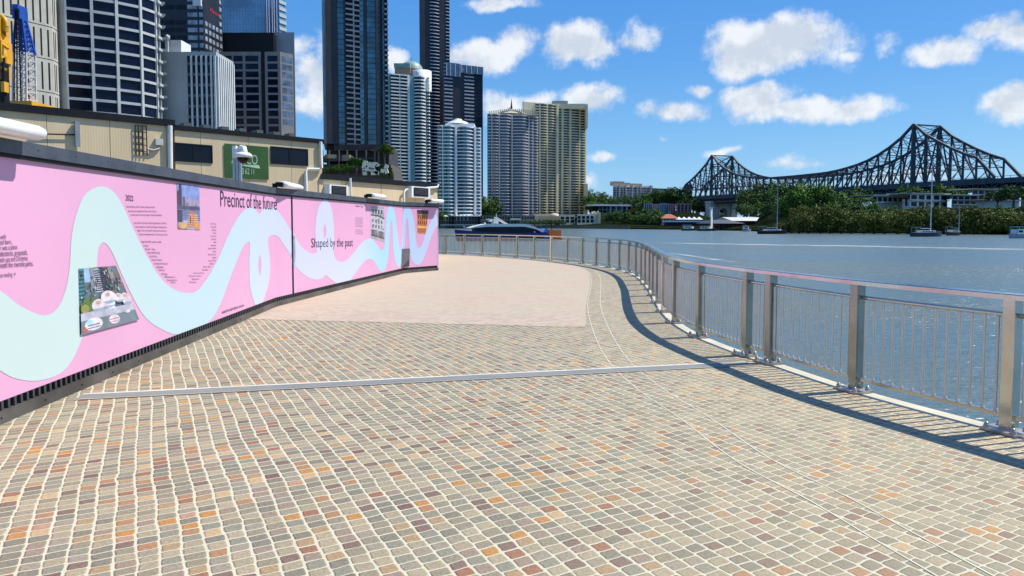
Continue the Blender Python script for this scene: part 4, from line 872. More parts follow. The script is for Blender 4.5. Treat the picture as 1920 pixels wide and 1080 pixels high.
# curved grey tower with spire
M_LIL = mat('lilac_grey_slab', (.66, .61, .58), .6, 0, .1, .3)
t, zt, X = resi('spired_tower', 'curved lilac grey apartment tower crowned with fins and a dark spire', 680, [(915, 921, 'b', .3, .5), (921, 922, 'w', 1.4, 0), (922, 934, 'b', 1, 2), (934, 936, 'w', 1.6, 0), (936, 957, 'b', 1.5, 2.5), (957, 959, 'w', 3, 0), (959, 989, 'b', 2, 4), (989, 991, 'w', 2.4, 0), (991, 998, 'b', .8, 1.5), (998, 999, 'w', 1.4, 0), (999, 1008, 'b', .2, 1)], 216, 5, 2.95, M_LIL, M_LIL, .75, 30, glassm=glass('grey_glass', (.045, .055, .08), .15))
mb = MB(); Xs = lambda x: at(x, 210, 682.).x; Zs = lambda y: zat(y, (0, 682))
for k in range(23):
    x = 917 + k * 4; h = 5 + 3 * math.sin(math.pi * (x - 915) / 93); mb.prism([(Xs(x), 681), (Xs(x) + 1.1, 681), (Xs(x) + 1.1, 686), (Xs(x), 686)], zt, zt + h * .8)
mb.box(Xs(916), Xs(1006), 686, 700, zt, zt + 1.2); mb.lathe([(16, 0), (13, 2.5), (6, 5), (2, 8), (0, 9)], (Xs(958), 694, zt + 2), 16); mb.build('crown', mat('cream_crown', (.55, .50, .36), .7), t)
mb = MB(); mb.tube([(Xs(959), 690, zt + 8), (Xs(959), 690, Zs(183))], 1, 8, True, [1.1, .15]); mb.build('spire', M_BLACK, t)
# yellow tower
M_YEL = mat('yellow_tan_render', (.78, .67, .41), .75, 0, .08, .2)
t, zt, X = resi('yellow_tower', 'tall yellow tan apartment tower with a grey roof box', 740, [(981, 1003, 'w', .8, 0), (1003, 1010, 'b', .8, 0), (1010, 1012, 'w', 1.8, 0), (1012, 1024, 'b', 1, 1), (1024, 1026, 'w', 2, 0), (1026, 1037, 'b', .8, 1), (1037, 1042, 'b', .2, 0), (1042, 1046, 'w', 1.8, 0), (1046, 1052, 'b', .4, 0), (1052, 1055, 'w', 1.8, 0), (1055, 1066, 'b', .8, 1), (1066, 1069, 'w', 2.2, 0), (1069, 1084, 'b', 1.4, 1.2), (1084, 1085.5, 'w', 2.6, 0), (1085.5, 1096, 'b', .8, 1), (1096, 1098, 'w', 1, 0)], 196, 5, 2.85, M_YEL, M_YEL, .85, 34, glassm=glass('dark_grey_glass', (.04, .045, .055), .2))  # glazing is one plain dark grey glass
Zy = lambda y: zat(y, (0, 745)); Xy = lambda x: at(x, 210, 745.).x
mb = MB(); mb.box(Xy(982), Xy(1101), 742, 760, zt - 4, zt + 1.2); mb.box(Xy(1098), Xy(1101.5), 741, 760, Zy(240), zt); mb.box(X(1097), X(1102), 738, 760, 5, Zy(345)); mb.build('parapet', M_YEL, t)
MB().box(Xy(1036), Xy(1065), 748, 762, zt, Zy(188)).build('roof_box', mat('grey_plant', (.24, .26, .28), .6), t)
# ------------------------------------------------------------------ far bank, left part
def strip_land(name, pts, m): return None
M_BANK = mat('bank_earth', (.012, .018, .008), 1., 0, .4, .08, spec=0.); M_QUAY = mat('quay_wall', (.16, .16, .14), .9, 0, .2, .2)
def terrain(name, rows, m, kind='structure'):
    mb = MB(); n = len(rows[0]); vs = [p for r in rows for p in r]
    mb.add(vs, [(j * n + i, j * n + i + 1, (j + 1) * n + i + 1, (j + 1) * n + i) for j in range(len(rows) - 1) for i in range(n - 1)]); o = mb.build(name, m); return tag(o, kind=kind)
# shoreline: px, waterline row
SHP = [(800, 427.8), (860, 427.8), (940, 428), (1020, 428.2), (1090, 428.6), (1125, 429), (1180, 429.6), (1230, 430.2), (1300, 431), (1360, 432.2), (1410, 433.5), (1440, 435), (1480, 436.3), (1560, 437), (1660, 437.6), (1760, 438.3), (1850, 439.3), (1925, 440.5), (2050, 442), (2300, 444.5), (2700, 446), (3400, 447)]
SH = [gp(x, y, WZ) for x, y in SHP]
def inland(p, d): q = Vector((p.x, p.y, 0)); return q + q.normalized() * d
rows = []
hl = [.3] * 6 + [-.5] * 6 + [1, 2] + [3] * 8; h2 = [1.5, 1.5, 1.5, 1.5, 1.5, 1.5, 1, 0, 0, 0, .5, 1, 3, 6, 8] + [9] * 7; h3 = [3, 3, 3, 3, 9, 15, 19, 17, 12, 3, 6, 12, 12, 10, 11] + [12] * 7
rows.append([(p.x, p.y, WZ - .5) for p in SH]); rows.append([(p.x, p.y + .01, (-.6 if i < 6 else -1.8)) for i, p in enumerate(SH)])
rows.append([(*inland(p, 18).xy, a) for p, a in zip(SH, hl)]); rows.append([(*inland(p, 60).xy, a) for p, a in zip(SH, h2)]); rows.append([(*inland(p, 135 if i < 10 else 100).xy, min(a, 3.) if i < 10 else a * .7) for i, (p, a) in enumerate(zip(SH, h3))]); rows.append([(*inland(p, 190).xy, a) for p, a in zip(SH, h3)])
rows.append([(*inland(p, 420).xy, a) for p, a in zip(SH, h3)]); rows.append([(*inland(p, 2500).xy, a * .6) for p, a in zip(SH, h3)])
terrain('far_bank', rows, M_BANK)
# distant low hills beyond everything so no open water shows
rows = [[(-1800 + 400 * i, 2400, -3) for i in range(16)], [(-1800 + 400 * i, 2450, 14 + 9 * math.sin(i * 1.3)) for i in range(16)], [(-1800 + 400 * i, 3200, 20 + 8 * math.sin(i)) for i in range(16)]]
terrain('distant_hills', rows, mat('hill_green', (.03, .055, .05), 1., 0, .3, .01, spec=0.))
mb = MB()
for i in range(6): a, b = SH[i], SH[i + 1]; mb.bar((a.x, a.y - .5, -.5), (b.x, b.y - .5, -.5), 1.2, .5); mb.bar((a.x, a.y - .4, -1.8), (b.x, b.y - .4, -1.8), .5, 2.2)
tag(mb.build('quay_edge', [M_QUAY]), kind='structure')
def simple_building(name, label, Y, px0, px1, py0, py1, m, dep=14, group=None, cat='building', rotY=0.):
    a = at(px0, py1, Y); b = march(a, (1, .42), px1, py1); t = thing(name, label, cat, (a.x, a.y, a.z), group); F = FR(a, b)
    z0, z1 = a.z, at(px0, py0, Y).z; _P1 = F[0] + F[1] * F[3]; MB().prism([tuple(F[0].xy), tuple(_P1.xy), bk(_P1, dep, .3), bk(F[0], dep, -.3)], z0 - 9, z1).build('wall', m, t); return t, F, z0, z1
def grid(t, F, z0, z1, nx, nz, m, fu=.6, fz=.55, u0=0., u1=None, d=.05, name='window', dep=0.):
    u1 = u1 or F[3]; bag = Bag(t, name, m)
    for j in range(nz):
        for i in range(nx):
            w_ = (u1 - u0) / nx; h = (z1 - z0) / nz; a = u0 + w_ * (i + .5 - fu / 2); z = z0 + h * (j + .5 - fz / 2)
            bag.add(MB().fbox(F, a, a + w_ * fu, z, z + h * fz, dep, dep + d))
    bag.done()
M_LOWC = mat('low_cream', (.66, .64, .48), .8, 0, .1, .2); M_WINF = glass('far_window', (.015, .025, .035), .25, spec=.25)
t, F, z0, z1 = simple_building('terrace_apartments', 'low cream apartments with dark recessed bays beside the river quay', 610, 1082, 1121, 401.5, 419, M_LOWC); grid(t, F, z0 + .5, z1 - 1.2, 4, 2, M_WINF, .72, .8, 0, F[3] * .82); MB().fbox(F, F[3], F[3] + 2.5, z0 - 3, z1 + 2, -10, .6).build('end_wall', mat('warm_cream', (.58, .50, .27), .8), t)
t, F, z0, z1 = simple_building('terrace_apartments', 'low cream apartments with dark bays just left of the matching block', 612, 1050, 1078, 403, 419, M_LOWC); grid(t, F, z0 + .5, z1 - 1.2, 3, 2, M_WINF, .72, .8)
t, F, z0, z1 = simple_building('beige_terrace', 'beige stepped terrace building below the yellow tower', 616, 1000, 1052, 405, 420, mat('beige_terrace_render', (.50, .43, .30), .8, 0, .15, .2)); grid(t, F, z0, z1 - 2, 7, 1, M_WINF, .4, .5)
MB().lathe([(4.5, 0), (4, 1.6), (0, 2.8)], (at(1039, 402, 618).x, 618, z1), 12).build('roof_dome', M_CREAM, t)
MB().fbox(F, 2, F[3] - 3, z1, z1 + 2.2, -9, -4).build('upper_wall', mat('tan_upper', (.40, .33, .22), .8), t)
t, F, z0, z1 = simple_building('riverside_pavilion', 'small white framed pavilion near the ferry on the far quay', 575, 957, 975, 410.5, 421, mat('olive_wall', (.20, .21, .14), .8)); MB().fbox(F, 0, F[3], z1 - .8, z1 + .4, 0, 1.5).build('beam', M_WHC, t); grid(t, F, z0, z1 - 1, 3, 1, M_WINF, .7, .7)
t, F, z0, z1 = simple_building('podium_restaurant', 'dark glazed riverside restaurant under the white round tower', 585, 852, 900, 405.5, 421, mat('dark_podium', (.05, .055, .08), .6)); grid(t, F, z0, z1, 9, 2, M_WINF, .6, .6); MB().fbox(F, 0, F[3], z1, z1 + .8, -8, 2).build('awning', M_WHS, t)
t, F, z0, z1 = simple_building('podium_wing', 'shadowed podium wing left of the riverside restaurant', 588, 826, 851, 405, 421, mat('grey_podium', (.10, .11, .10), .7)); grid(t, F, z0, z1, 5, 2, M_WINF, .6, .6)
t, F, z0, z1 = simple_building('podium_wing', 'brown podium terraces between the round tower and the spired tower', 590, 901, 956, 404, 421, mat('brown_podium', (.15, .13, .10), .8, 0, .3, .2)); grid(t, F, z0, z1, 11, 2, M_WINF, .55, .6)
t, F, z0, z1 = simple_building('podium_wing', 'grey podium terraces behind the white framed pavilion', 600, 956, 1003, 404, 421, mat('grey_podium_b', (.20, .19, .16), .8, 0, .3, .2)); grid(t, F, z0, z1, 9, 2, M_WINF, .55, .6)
def parasol(px, py, Y, r, label, cn=None):
    p = at(px, py, Y); t = thing('parasol', label, 'parasol', (p.x, p.y, p.z - 3), 'white parasols on the far quay'); MB().lathe([(0, 1.1), (r * .5, .7), (r, 0), (0, .1)], (p.x, p.y, p.z), 8).build('canopy', M_WHITE, t); MB().bar((p.x, p.y, p.z - 4), (p.x, p.y, p.z + .2), .2).build('pole', M_WHITE, t)
parasol(835, 406, 566, 2.6, 'white parasol on the far quay at the left beside the hoarding end'); parasol(921, 415.5, 566, 3.8, 'large white parasol on the far quay above the ferry bow roof')
for k, x in enumerate((856, 863, 870, 877)): parasol(x, 405, 572, 1.7, 'small white parasol under the white round tower')
# glass balustrade and awning on the quay, shrubs later
t = thing('quay_balustrade', 'pale balustrade along the far quay behind the ferry', 'balustrade', (at(822, 420, 562).x, 562, 1)); mb = MB()
for x in range(826, 1000, 3): p = at(x, 421, 562.); mb.box(p.x, p.x + .25, 562, 562.2, -.4, p.z)
for x0, x1 in ((826, 912), (915, 1000)): a = at(x0, 421, 562.); b = at(x1, 421, 562.); mb.bar(a, b, .3)
mb.build('baluster', M_WHC, t)
# mid-rise on the hill
M_MID = mat('midrise_render', (.60, .56, .52), .8, 0, .1, .1)
t, F, z0, z1 = simple_building('hilltop_apartments', 'pale mid rise apartment block with balconies on the green hill', 780, 1149, 1224, 347, 380, M_MID, 30); grid(t, F, z0, z1 - 2, 12, 7, M_WINF, .62, .6)
mb = MB(); [mb.fbox(F, F[3] * u, F[3] * u + 1.4, z0, z1 + 1, 0, 1.6) for u in (.14, .3, .45, .58, .66, .92)]; mb.build('pier', mat('midrise_pier', (.55, .50, .44), .7), t)
mb = MB(); [mb.fbox(F, F[3] * .3, F[3] * .9, z0 + 3.0 * k + 2.6, z0 + 3.0 * k + 3.3, 0, 1.3) for k in range(6)]; mb.build('balcony', M_MID, t)
mb = MB(); mb.fbox(F, F[3] * .06, F[3] * .3, z1, z1 + 4.5, -12, -2); mb.fbox(F, F[3] * .3, F[3] * .45, z1, z1 + 3.2, -12, -2); mb.fbox(F, F[3] * .5, F[3] * .75, z1, z1 + 2.6, -12, -2); mb.build('roof_level', mat('roof_tan', (.36, .31, .24), .8), t)
t, F, z0, z1 = simple_building('dark_glass_block', 'dark teal glass block on the hill left of the bridge', 800, 1224, 1266, 353, 380, glass('teal_block', (.03, .075, .10), .2), 30); grid(t, F, z0, z1, 1, 6, mat('teal_spandrel', (.05, .09, .11), .5), 1, .25)
t, F, z0, z1 = simple_building('white_roof_apartments', 'low riverside apartments with a long white roof and white end wall', 690, 1122, 1191, 385, 408, mat('apartment_grey', (.16, .17, .18), .8), 16); grid(t, F, z0, z1, 9, 3, M_WINF, .72, .7); MB().fbox(F, -6, F[3] + 3, z1 - .6, z1 + 1, -16, 2.2).build('roof', M_WHITE, t); MB().fbox(F, F[3] - .5, F[3] + 4, z0 - 3, z1 - .61, -10, 1.8).build('end_wall', M_WHC, t)  # walls in one dark grey render
mb = MB(); [mb.fbox(F, F[3] * u, F[3] * u + 1, z0, z1 - .6, .05, 1.6) for u in (.3, .45, .6, .74, .88)]; mb.build('pier', M_GREYC, t)
for i, (x0, x1, c, l) in enumerate(((1207, 1222, (.12, .13, .17), 'slate grey'), (1222, 1236, (.22, .18, .15), 'sandy brown'), (1236, 1252, (.09, .17, .24), 'blue'), (1252, 1266, (.17, .10, .11), 'dull red'), (1268, 1296, (.13, .09, .11), 'plum brick'))):
    t, F, z0, z1 = simple_building('terraced_flats', l + ' riverside flats in the row under the left end of the bridge', 640 + 3 * i, x0, x1, 381 + i % 2 * 1.5, 404, mat('flats_' + str(i), c, .8, 0, .15, .2), 14, 'row of flats left of the bridge pier'); grid(t, F, z0 + 1, z1 - 1, 4, 4, M_WINF, .5, .55)
    mb = MB(); [mb.fbox(F, F[3] * u, F[3] * u + .5, z0, z1, .05, .5) for u in (.02, .26, .5, .74, .96)]; mb.build('pier', mat('flats_pier_' + str(i), tuple(min(1, q * 2.4) for q in c), .8), t)
a = at(1254, 410, 560); t = thing('red_roof_house', 'pale house with an orange red hipped roof by the far river edge', 'house', (a.x, a.y, 0)); X_ = lambda x: at(x, 410, 560.).x; z_ = lambda y: zat(y, (0, 560))
MB().box(X_(1241), X_(1267), 556, 568, -3, z_(409.5)).build('wall', M_CREAM, t); zr = z_(409.5)
mb = MB(); vs = [(X_(1238), 554, zr), (X_(1271), 554, zr), (X_(1271), 570, zr), (X_(1238), 570, zr), (X_(1250), 562, z_(401.5)), (X_(1259), 562, z_(401.5))]; mb.add(vs, [(0, 1, 5, 4), (1, 2, 5), (2, 3, 4, 5), (3, 0, 4), (3, 2, 1, 0)]); mb.build('roof', mat('terracotta_tiles', (.36, .12, .06), .8), t)
mb = MB(); [mb.box(X_(x), X_(x + 3), 555.9, 556, z_(416), z_(411)) for x in (1243, 1249, 1256, 1262)]; mb.build('window', M_WINF, t)
a = at(1285, 412, 520); t = thing('marquee_wharf', 'white tent like marquee roofs on a dark wharf left of the bridge pier', 'marquee', (a.x, a.y, 0)); X_ = lambda x: at(x, 410, 520.).x; z_ = lambda y: zat(y, (0, 520))
mb = MB()
for k in range(5): x = 1268 + k * 9.5; vs = [(X_(x), 516, z_(411.5)), (X_(x + 9.5), 516, z_(411.5)), (X_(x + 9.5), 524, z_(411.5)), (X_(x), 524, z_(411.5)), (X_(x + 4.7), 520, z_(406.3))]; mb.add(vs, [(0, 1, 4), (1, 2, 4), (2, 3, 4), (3, 0, 4)])
mb.build('canopy', M_WHITE, t); MB().box(X_(1245), X_(1322), 513, 526, z_(416.5), z_(413.7)).build('awning', M_WHS, t); MB().box(X_(1248), X_(1325), 515, 526, -2, z_(416.5)).build('wall', mat('wharf_dark', (.03, .028, .03), .8), t)
for (x0, x1, y0, y1, c, Y, l) in ((1338, 1392, 412, 432, (.09, .03, .02), 425, 'dark red boat shed with a pitched roof at the water'), (1372, 1440, 407, 431, (.06, .035, .035), 440, 'long dark wharf shed with a pale metal roof')):
    t, F, z0, z1 = simple_building('wharf_shed', l, Y, x0, x1, y0 + 7, y1, mat('shed_' + str(Y), c, .8, 0, .3, .3), 16, cat='shed')
    f = fpt; P0 = F[0]; U, Nn, L = F[1], F[2], F[3]; zr = at(x0, y0, Y).z; mb = MB()
    q = lambda u, d, z: P0 + U * u + Nn * d + Vector((0, 0, z)); mb.add([q(-1, 1.5, z1), q(L + 1, 1.5, z1), q(L + 1, -17, z1), q(-1, -17, z1), q(L * .2 if Y == 425 else -1, -8, zr), q(L * .8 if Y == 425 else L + 1, -8, zr)], [(0, 1, 5, 4), (1, 2, 5), (2, 3, 4, 5), (3, 0, 4), (3, 2, 1, 0)])
    mb.build('roof', mat('shed_roof_' + str(Y), (.55, .53, .46) if Y == 440 else (.05, .055, .07), .6), t); grid(t, F, z0 + .4, z1 - .4, 6, 1, M_WINF, .5, .5)
# white channel pylon
p = at(1332, 425, 400); t = thing('white_pylon', 'tall white slab pylon standing at the far river edge before the bridge pier', 'pylon', (p.x, p.y, WZ)); X_ = lambda x: at(x, 410, 400.).x; z_ = lambda y: zat(y, (0, 400)); mb = MB()
mb.prism([(X_(1331.5), 398), (X_(1336), 399.6), (X_(1336), 401), (X_(1332), 400)], WZ - .5, z_(407)); mb.prism([(X_(1330.5), 397.6), (X_(1335), 399.2), (X_(1335.2), 401), (X_(1331), 400.2)], z_(407), z_(390)); mb.build('slab', M_WHS, t); MB().box(X_(1329), X_(1335.2), 397.4, 400.4, z_(390), z_(388.8)).build('cap', M_WHITE, t)
# ------------------------------------------------------------------ bridge
M_BR = mat('bridge_steel', (.055, .080, .097), .7, .1, .25, .3); M_BR2 = mat('bridge_bracing', (.08, .09, .10), .7, .1, .3, .3)  # truss tone lightened slightly, light haze put into the steel colour
BA = Vector((282., 483., 0)); BU = Vector((-78, 217, 0)).normalized(); BN = Vector((.94, .34, 0)).normalized() * 25
br = thing('cantilever_bridge', 'long dark steel cantilever truss bridge with two peaked towers over the river', 'bridge', (BA.x, BA.y, 0)); LM = 231.
def top(s):
    d = -s if s < 0 else (s if s <= LM / 2 else (LM - s if s <= LM else s - LM)); outer = s < 0 or s > LM
    if outer: K = [(0, 71.2), (9.2, 63), (18.4, 57.3), (27.6, 52), (36.8, 47.4), (46, 43.7), (58, 30.6)]
    else: K = [(0, 71.2), (9.6, 63), (19.2, 57.2), (28.9, 52.6), (38.5, 49.2), (48, 46.8), (60, 44.7), (72, 43.2), (84, 42.7), (116, 42.4)]
    for (a, za), (b, zb) in zip(K, K[1:]):
        if d <= b: return za + (zb - za) * (d - a) / (b - a)
    return K[-1][1]
DZ = 30.; BZ = 23.5
nodes = [-58, -46, -36.8, -27.6, -18.4, -9.2] + [LM * k / 24 for k in range(25)] + [LM + q for q in (9.2, 18.4, 27.6, 36.8, 46, 58)]
def bp3(s, k, z): p = BA + BU * s + BN * k; return Vector((p.x, p.y, z))
for k in (0, 1):
    ch = MB(); we = MB(); dg = MB()
    for a, b in zip(nodes, nodes[1:]):
        ch.bar(bp3(a, k, top(a)), bp3(b, k, top(b)), 1.5, 1.6); ch.bar(bp3(a, k, DZ), bp3(b, k, DZ), 1., 1.)
    posts = []
    for i, s in enumerate(nodes[1:-1]):
        th = 2.1 if s in (0, LM) or abs(s) < .1 or abs(s - LM) < .1 else .9; posts.append(MB().bar(bp3(s, k, DZ + .5), bp3(s, k, top(s) - .6), th, th))
    dgs = []
    for i, (a, b) in enumerate(zip(nodes, nodes[1:])):
        dg = MB(); dgs.append(dg); h0, h1 = top(a), top(b); main = a >= LM / 2 and a < LM or a < 0
        if h1 - DZ > 4 or h0 - DZ > 4:
            if a < 0 or LM / 2 <= a < LM: dg.bar(bp3(a, k, DZ), bp3(b, k, h1), .8)
            else: dg.bar(bp3(a, k, h0), bp3(b, k, DZ), .8)
            if max(h0, h1) > 50:   # half height strut and second diagonal
                mz0, mz1 = (h0 + DZ) / 2, (h1 + DZ) / 2; dg.bar(bp3(a, k, mz0), bp3(b, k, mz1), .45)
                if a < 0 or LM / 2 <= a < LM: dg.bar(bp3(a, k, mz0), bp3(b, k, DZ), .4)
                else: dg.bar(bp3(b, k, mz1), bp3(a, k, DZ), .4)
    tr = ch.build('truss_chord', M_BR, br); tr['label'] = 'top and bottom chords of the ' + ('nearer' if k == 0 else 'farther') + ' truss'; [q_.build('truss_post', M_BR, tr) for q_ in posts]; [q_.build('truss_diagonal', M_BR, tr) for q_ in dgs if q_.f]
mb = MB()
for s in nodes[1:-1]:
    z1 = top(s); mb.bar(bp3(s, 0, z1), bp3(s, 1, z1), .55); zc = DZ + 8
    if z1 - DZ > 11: mb.bar(bp3(s, 0, zc), bp3(s, 1, zc), .5); mb.bar(bp3(s, 0, z1), bp3(s, 1, zc), .35); mb.bar(bp3(s, 1, z1), bp3(s, 0, zc), .35)
for a, b in zip(nodes[1:], nodes[2:-1]): mb.bar(bp3(a, 0, top(a)), bp3(b, 1, top(b)), .35); mb.bar(bp3(a, 1, top(a)), bp3(b, 0, top(b)), .35)
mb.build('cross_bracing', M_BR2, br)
mb = MB()
for s in (0, LM):
    for z in (41, 50, 60, 71): mb.bar(bp3(s, 0, z), bp3(s, 1, z), .9)
    for z0_, z1_ in ((41, 50), (50, 60), (60, 71)): mb.bar(bp3(s, 0, z0_), bp3(s, 1, z1_), .55); mb.bar(bp3(s, 1, z0_), bp3(s, 0, z1_), .55)
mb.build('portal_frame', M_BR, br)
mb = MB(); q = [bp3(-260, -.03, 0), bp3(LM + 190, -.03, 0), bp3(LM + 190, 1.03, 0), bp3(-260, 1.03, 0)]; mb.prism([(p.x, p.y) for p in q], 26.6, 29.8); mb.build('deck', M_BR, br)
mb = MB()
for k in (0, .5, 1):
    for a in range(-260, int(LM) + 190, 12):
        mb.bar(bp3(a, k, BZ), bp3(a + 12, k, BZ), 1.8, 1.6); mb.bar(bp3(a, k, BZ), bp3(a + 6, k, 27.2), .5); mb.bar(bp3(a + 6, k, 27.2), bp3(a + 12, k, BZ), .5)
for a in range(-260, int(LM) + 190, 6): mb.bar(bp3(a, 0, BZ + 1.5), bp3(a, 1, BZ + 1.5), .6, 3.8)
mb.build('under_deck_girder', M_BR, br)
mb = MB()
for k in (-.03, 1.03):
    for a in range(-260, int(LM) + 186, 4): mb.bar(bp3(a, k, 29.4), bp3(a, k, 31), .2)
    mb.bar(bp3(-260, k, 31), bp3(LM + 188, k, 31), .25)
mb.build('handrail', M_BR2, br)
M_PIER = mat('pier_concrete', (.62, .58, .53), .85, 0, .15, .15)
def arch_pier(s, zt_, zb, ww, label):
    """concrete portal pier with an arched opening, across the deck"""
    P0 = bp3(s, -.10, 0); P1 = bp3(s, 1.10, 0); F = FR(P0, P1); L = F[3]; mb = MB(); half = L / 2; r = L * .17
    o = [(0, zb), (half - r, zb)] + [(half - r * math.cos(math.pi * k / 14), zt_ - 6 - r + r * math.sin(math.pi * k / 14)) for k in range(15)] + [(half + r, zb), (L, zb), (L, zt_), (0, zt_)]
    tri = tessellate_polygon([[Vector((a, b, 0)) for a, b in o]]); n = len(o)
    fw = [F[0] + F[1] * a + F[2] * ww / 2 + Vector((0, 0, b)) for a, b in o]; bw = [F[0] + F[1] * a - F[2] * ww / 2 + Vector((0, 0, b)) for a, b in o]
    fs = [tuple(t) for t in tri] + [tuple(n + i for i in t[::-1]) for t in tri] + [(i, n + i, n + (i + 1) % n, (i + 1) % n) for i in range(n)]; mb.add(fw + bw, fs)
    for u0, u1 in ((-1.2, L * .2), (L * .8, L + 1.2)): mb.fbox(F, u0, u1, zb, zt_ + .8, -ww / 2 - 1, ww / 2 + 1)
    mb.fbox(F, -1.8, L * .2 + .5, zt_ - 1, zt_ + .4, -ww / 2 - 1.6, ww / 2 + 1.6); mb.fbox(F, L * .8 - .5, L + 1.8, zt_ - 1, zt_ + .4, -ww / 2 - 1.6, ww / 2 + 1.6)
    o_ = mb.build('bridge_pier', M_PIER, br); o_['label'] = label
arch_pier(LM, 23.6, -4, 7, 'pale concrete pier with an arched opening'); arch_pier(0, 23.6, 2, 7, 'pier hidden behind the trees')
mb = MB()
for s in (-60, -110, -160, -210, LM + 60, LM + 110, LM + 160):
    for k in (0, 1): p = bp3(s, k, 0); mb.box(p.x - 1.5, p.x + 1.5, p.y - 1.5, p.y + 1.5, 2, BZ)
mb.build('approach_column', M_PIER, br)
MB().bar(bp3(LM + 58, .5, 29), bp3(LM + 58, .5, 45), 6, 6).build('end_housing', M_BR2, br)
# ------------------------------------------------------------------ trees
def leaf_mat(name, c1, c2, c3):
    m, t, b = newmat(name); co = t.node('ShaderNodeTexCoord').outputs['Object']; isl = t.node('ShaderNodeNewGeometry').outputs['Random Per Island']; rn = t.node('ShaderNodeObjectInfo').outputs['Random']
    f = t.m('ADD', t.m('MULTIPLY', isl, .55), t.m('MULTIPLY', t.ss(t.noise(co, 3.2, 2), .35, .65), .5)); c = t.ramp(f, [(.0, c1), (.5, c2), (1., c3)])
    t.put(b.inputs['Base Color'], t.v('SCALE', c, sc=t.m('ADD', .8, t.m('MULTIPLY', rn, .45)))); b.inputs['Roughness'].default_value = .6; b.inputs['Specular IOR Level'].default_value = .08
    try: b.inputs['Subsurface Weight'].default_value = 0
    except Exception: pass
    return m
LF = {'fig': leaf_mat('fig_leaves', (.012, .035, .008), (.05, .11, .018), (.16, .26, .035)), 'mang': leaf_mat('mangrove_leaves', (.014, .024, .006), (.09, .115, .024), (.30, .285, .06)), 'dark': leaf_mat('dark_leaves', (.013, .035, .009), (.045, .09, .02), (.13, .21, .045))}
M_BARK = mat('bark', (.10, .08, .06), .9, 0, .3, 2)
def crown_mesh(seed, n_cl, n_lf, sx=1., sz=.7, leaf=.055, low=.0):
    r_ = random.Random(seed); mb = MB()
    for c in range(n_cl):
        th = r_.uniform(0, 2 * math.pi); ph = math.asin(r_.uniform(-.55 + low, 1)); rad = r_.uniform(.45, .95); cx, cy, cz = rad * math.cos(th) * math.cos(ph) * sx, rad * math.sin(th) * math.cos(ph) * sx, rad * math.sin(ph) * sz
        cr = r_.uniform(.16, .33)
        for l in range(n_lf):
            v = Vector((r_.gauss(0, 1), r_.gauss(0, 1), r_.gauss(0, 1))).normalized(); rr = cr * r_.uniform(.6, 1.05); p = Vector((cx, cy, cz)) + Vector((v.x * rr, v.y * rr, v.z * rr * .7))
            nn = (v + Vector((r_.gauss(0, .5), r_.gauss(0, .5), r_.gauss(0, .5) + .4))).normalized(); a = nn.orthogonal().normalized(); a = Matrix.Rotation(r_.uniform(0, 6.28), 3, nn) @ a; b = nn.cross(a); s = leaf * r_.uniform(.6, 1.3)
            mb.add([p - a * s, p - b * s * .6, p + a * s, p + b * s * .6], [(0, 1, 2, 3)])
    return mb
def tree_proto(kind, seed, n_cl=46, n_lf=42, sx=1., sz=.75, leaf=.06, trunk=.9, low=0., name='tree'):
    t = thing(name, 'tree', 'tree', (0, 0, 0)); mb = crown_mesh(seed, n_cl, n_lf, sx, sz, leaf, low); mb.v = [(x, y, z + trunk) for x, y, z in mb.v]; mb.build('crown', LF[kind], t)
    r_ = random.Random(seed + 9); tr = MB(); tr.tube([(0, 0, -.15), (.02, .01, trunk * .4), (.0, .03, trunk * .8)], .07, 7, True, [.09, .065, .05])
    for k in range(5): a = k * 1.3 + r_.random(); tr.tube([(0, 0, trunk * .45), (math.cos(a) * .25 * sx, math.sin(a) * .25 * sx, trunk * .8), (math.cos(a) * .6 * sx, math.sin(a) * .6 * sx, trunk + .2 * sz)], .03, 5, True, [.04, .03, .012])
    tr.build('trunk', M_BARK, t); return t
PROTO = {}
def place_tree(key, px, pybase, Y, r, label, group, zbase=None, hs=1., name=None):
    pr = PROTO[key]; t = pr[0] if not pr[1] else copy_tree(pr[0]); pr[1] = True
    p = at(px, pybase, Y); t.location = (p.x, Y, p.z if zbase is None else zbase); t.scale = (r, r, r * hs); t.rotation_euler = (0, 0, random.uniform(0, 6.28)); t['label'] = label; t['group'] = group; return t
for k in range(3): PROTO['m%d' % k] = [tree_proto('mang', 20 + k, 60, 46, 1., .85, .055, .75, -.3, 'mangrove_tree'), False]
for k in range(2): PROTO['d%d' % k] = [tree_proto('dark', 40 + k, 50, 40, 1., .8, .06, .85, -.2, 'dense_tree'), False]
PROTO['f'] = [tree_proto('fig', 60, 130, 110, 1., .62, .034, .75, -.1, 'fig_tree'), False]
PROTO['g'] = [tree_proto('fig', 61, 50, 40, 1., .8, .06, .85, 0, 'leafy_tree'), False]
random.seed(11)
G1 = 'mangrove trees along the far river edge'
x = 1468; k = 0
while x < 2330:
    Y = 300 - (x - 1436) * .075 + random.uniform(-2, 4); zt_ = 1.7 + (419 - (389 + 6 * math.sin(x * .031) + random.uniform(-8, 8))) / 1280 * Y + (0 if x > 1490 else -4.5)
    r = random.uniform(4.6, 6.6) * (1 if x > 1490 else .7); place_tree('m%d' % (k % 3), x, 430, Y, r, 'olive mangrove tree in the front row at the far shore', G1, WZ + .2, (zt_ - WZ) / r / 1.72); x += r * 5.3 / 1.55 * random.uniform(.85, 1.15); k += 1
x = 1500
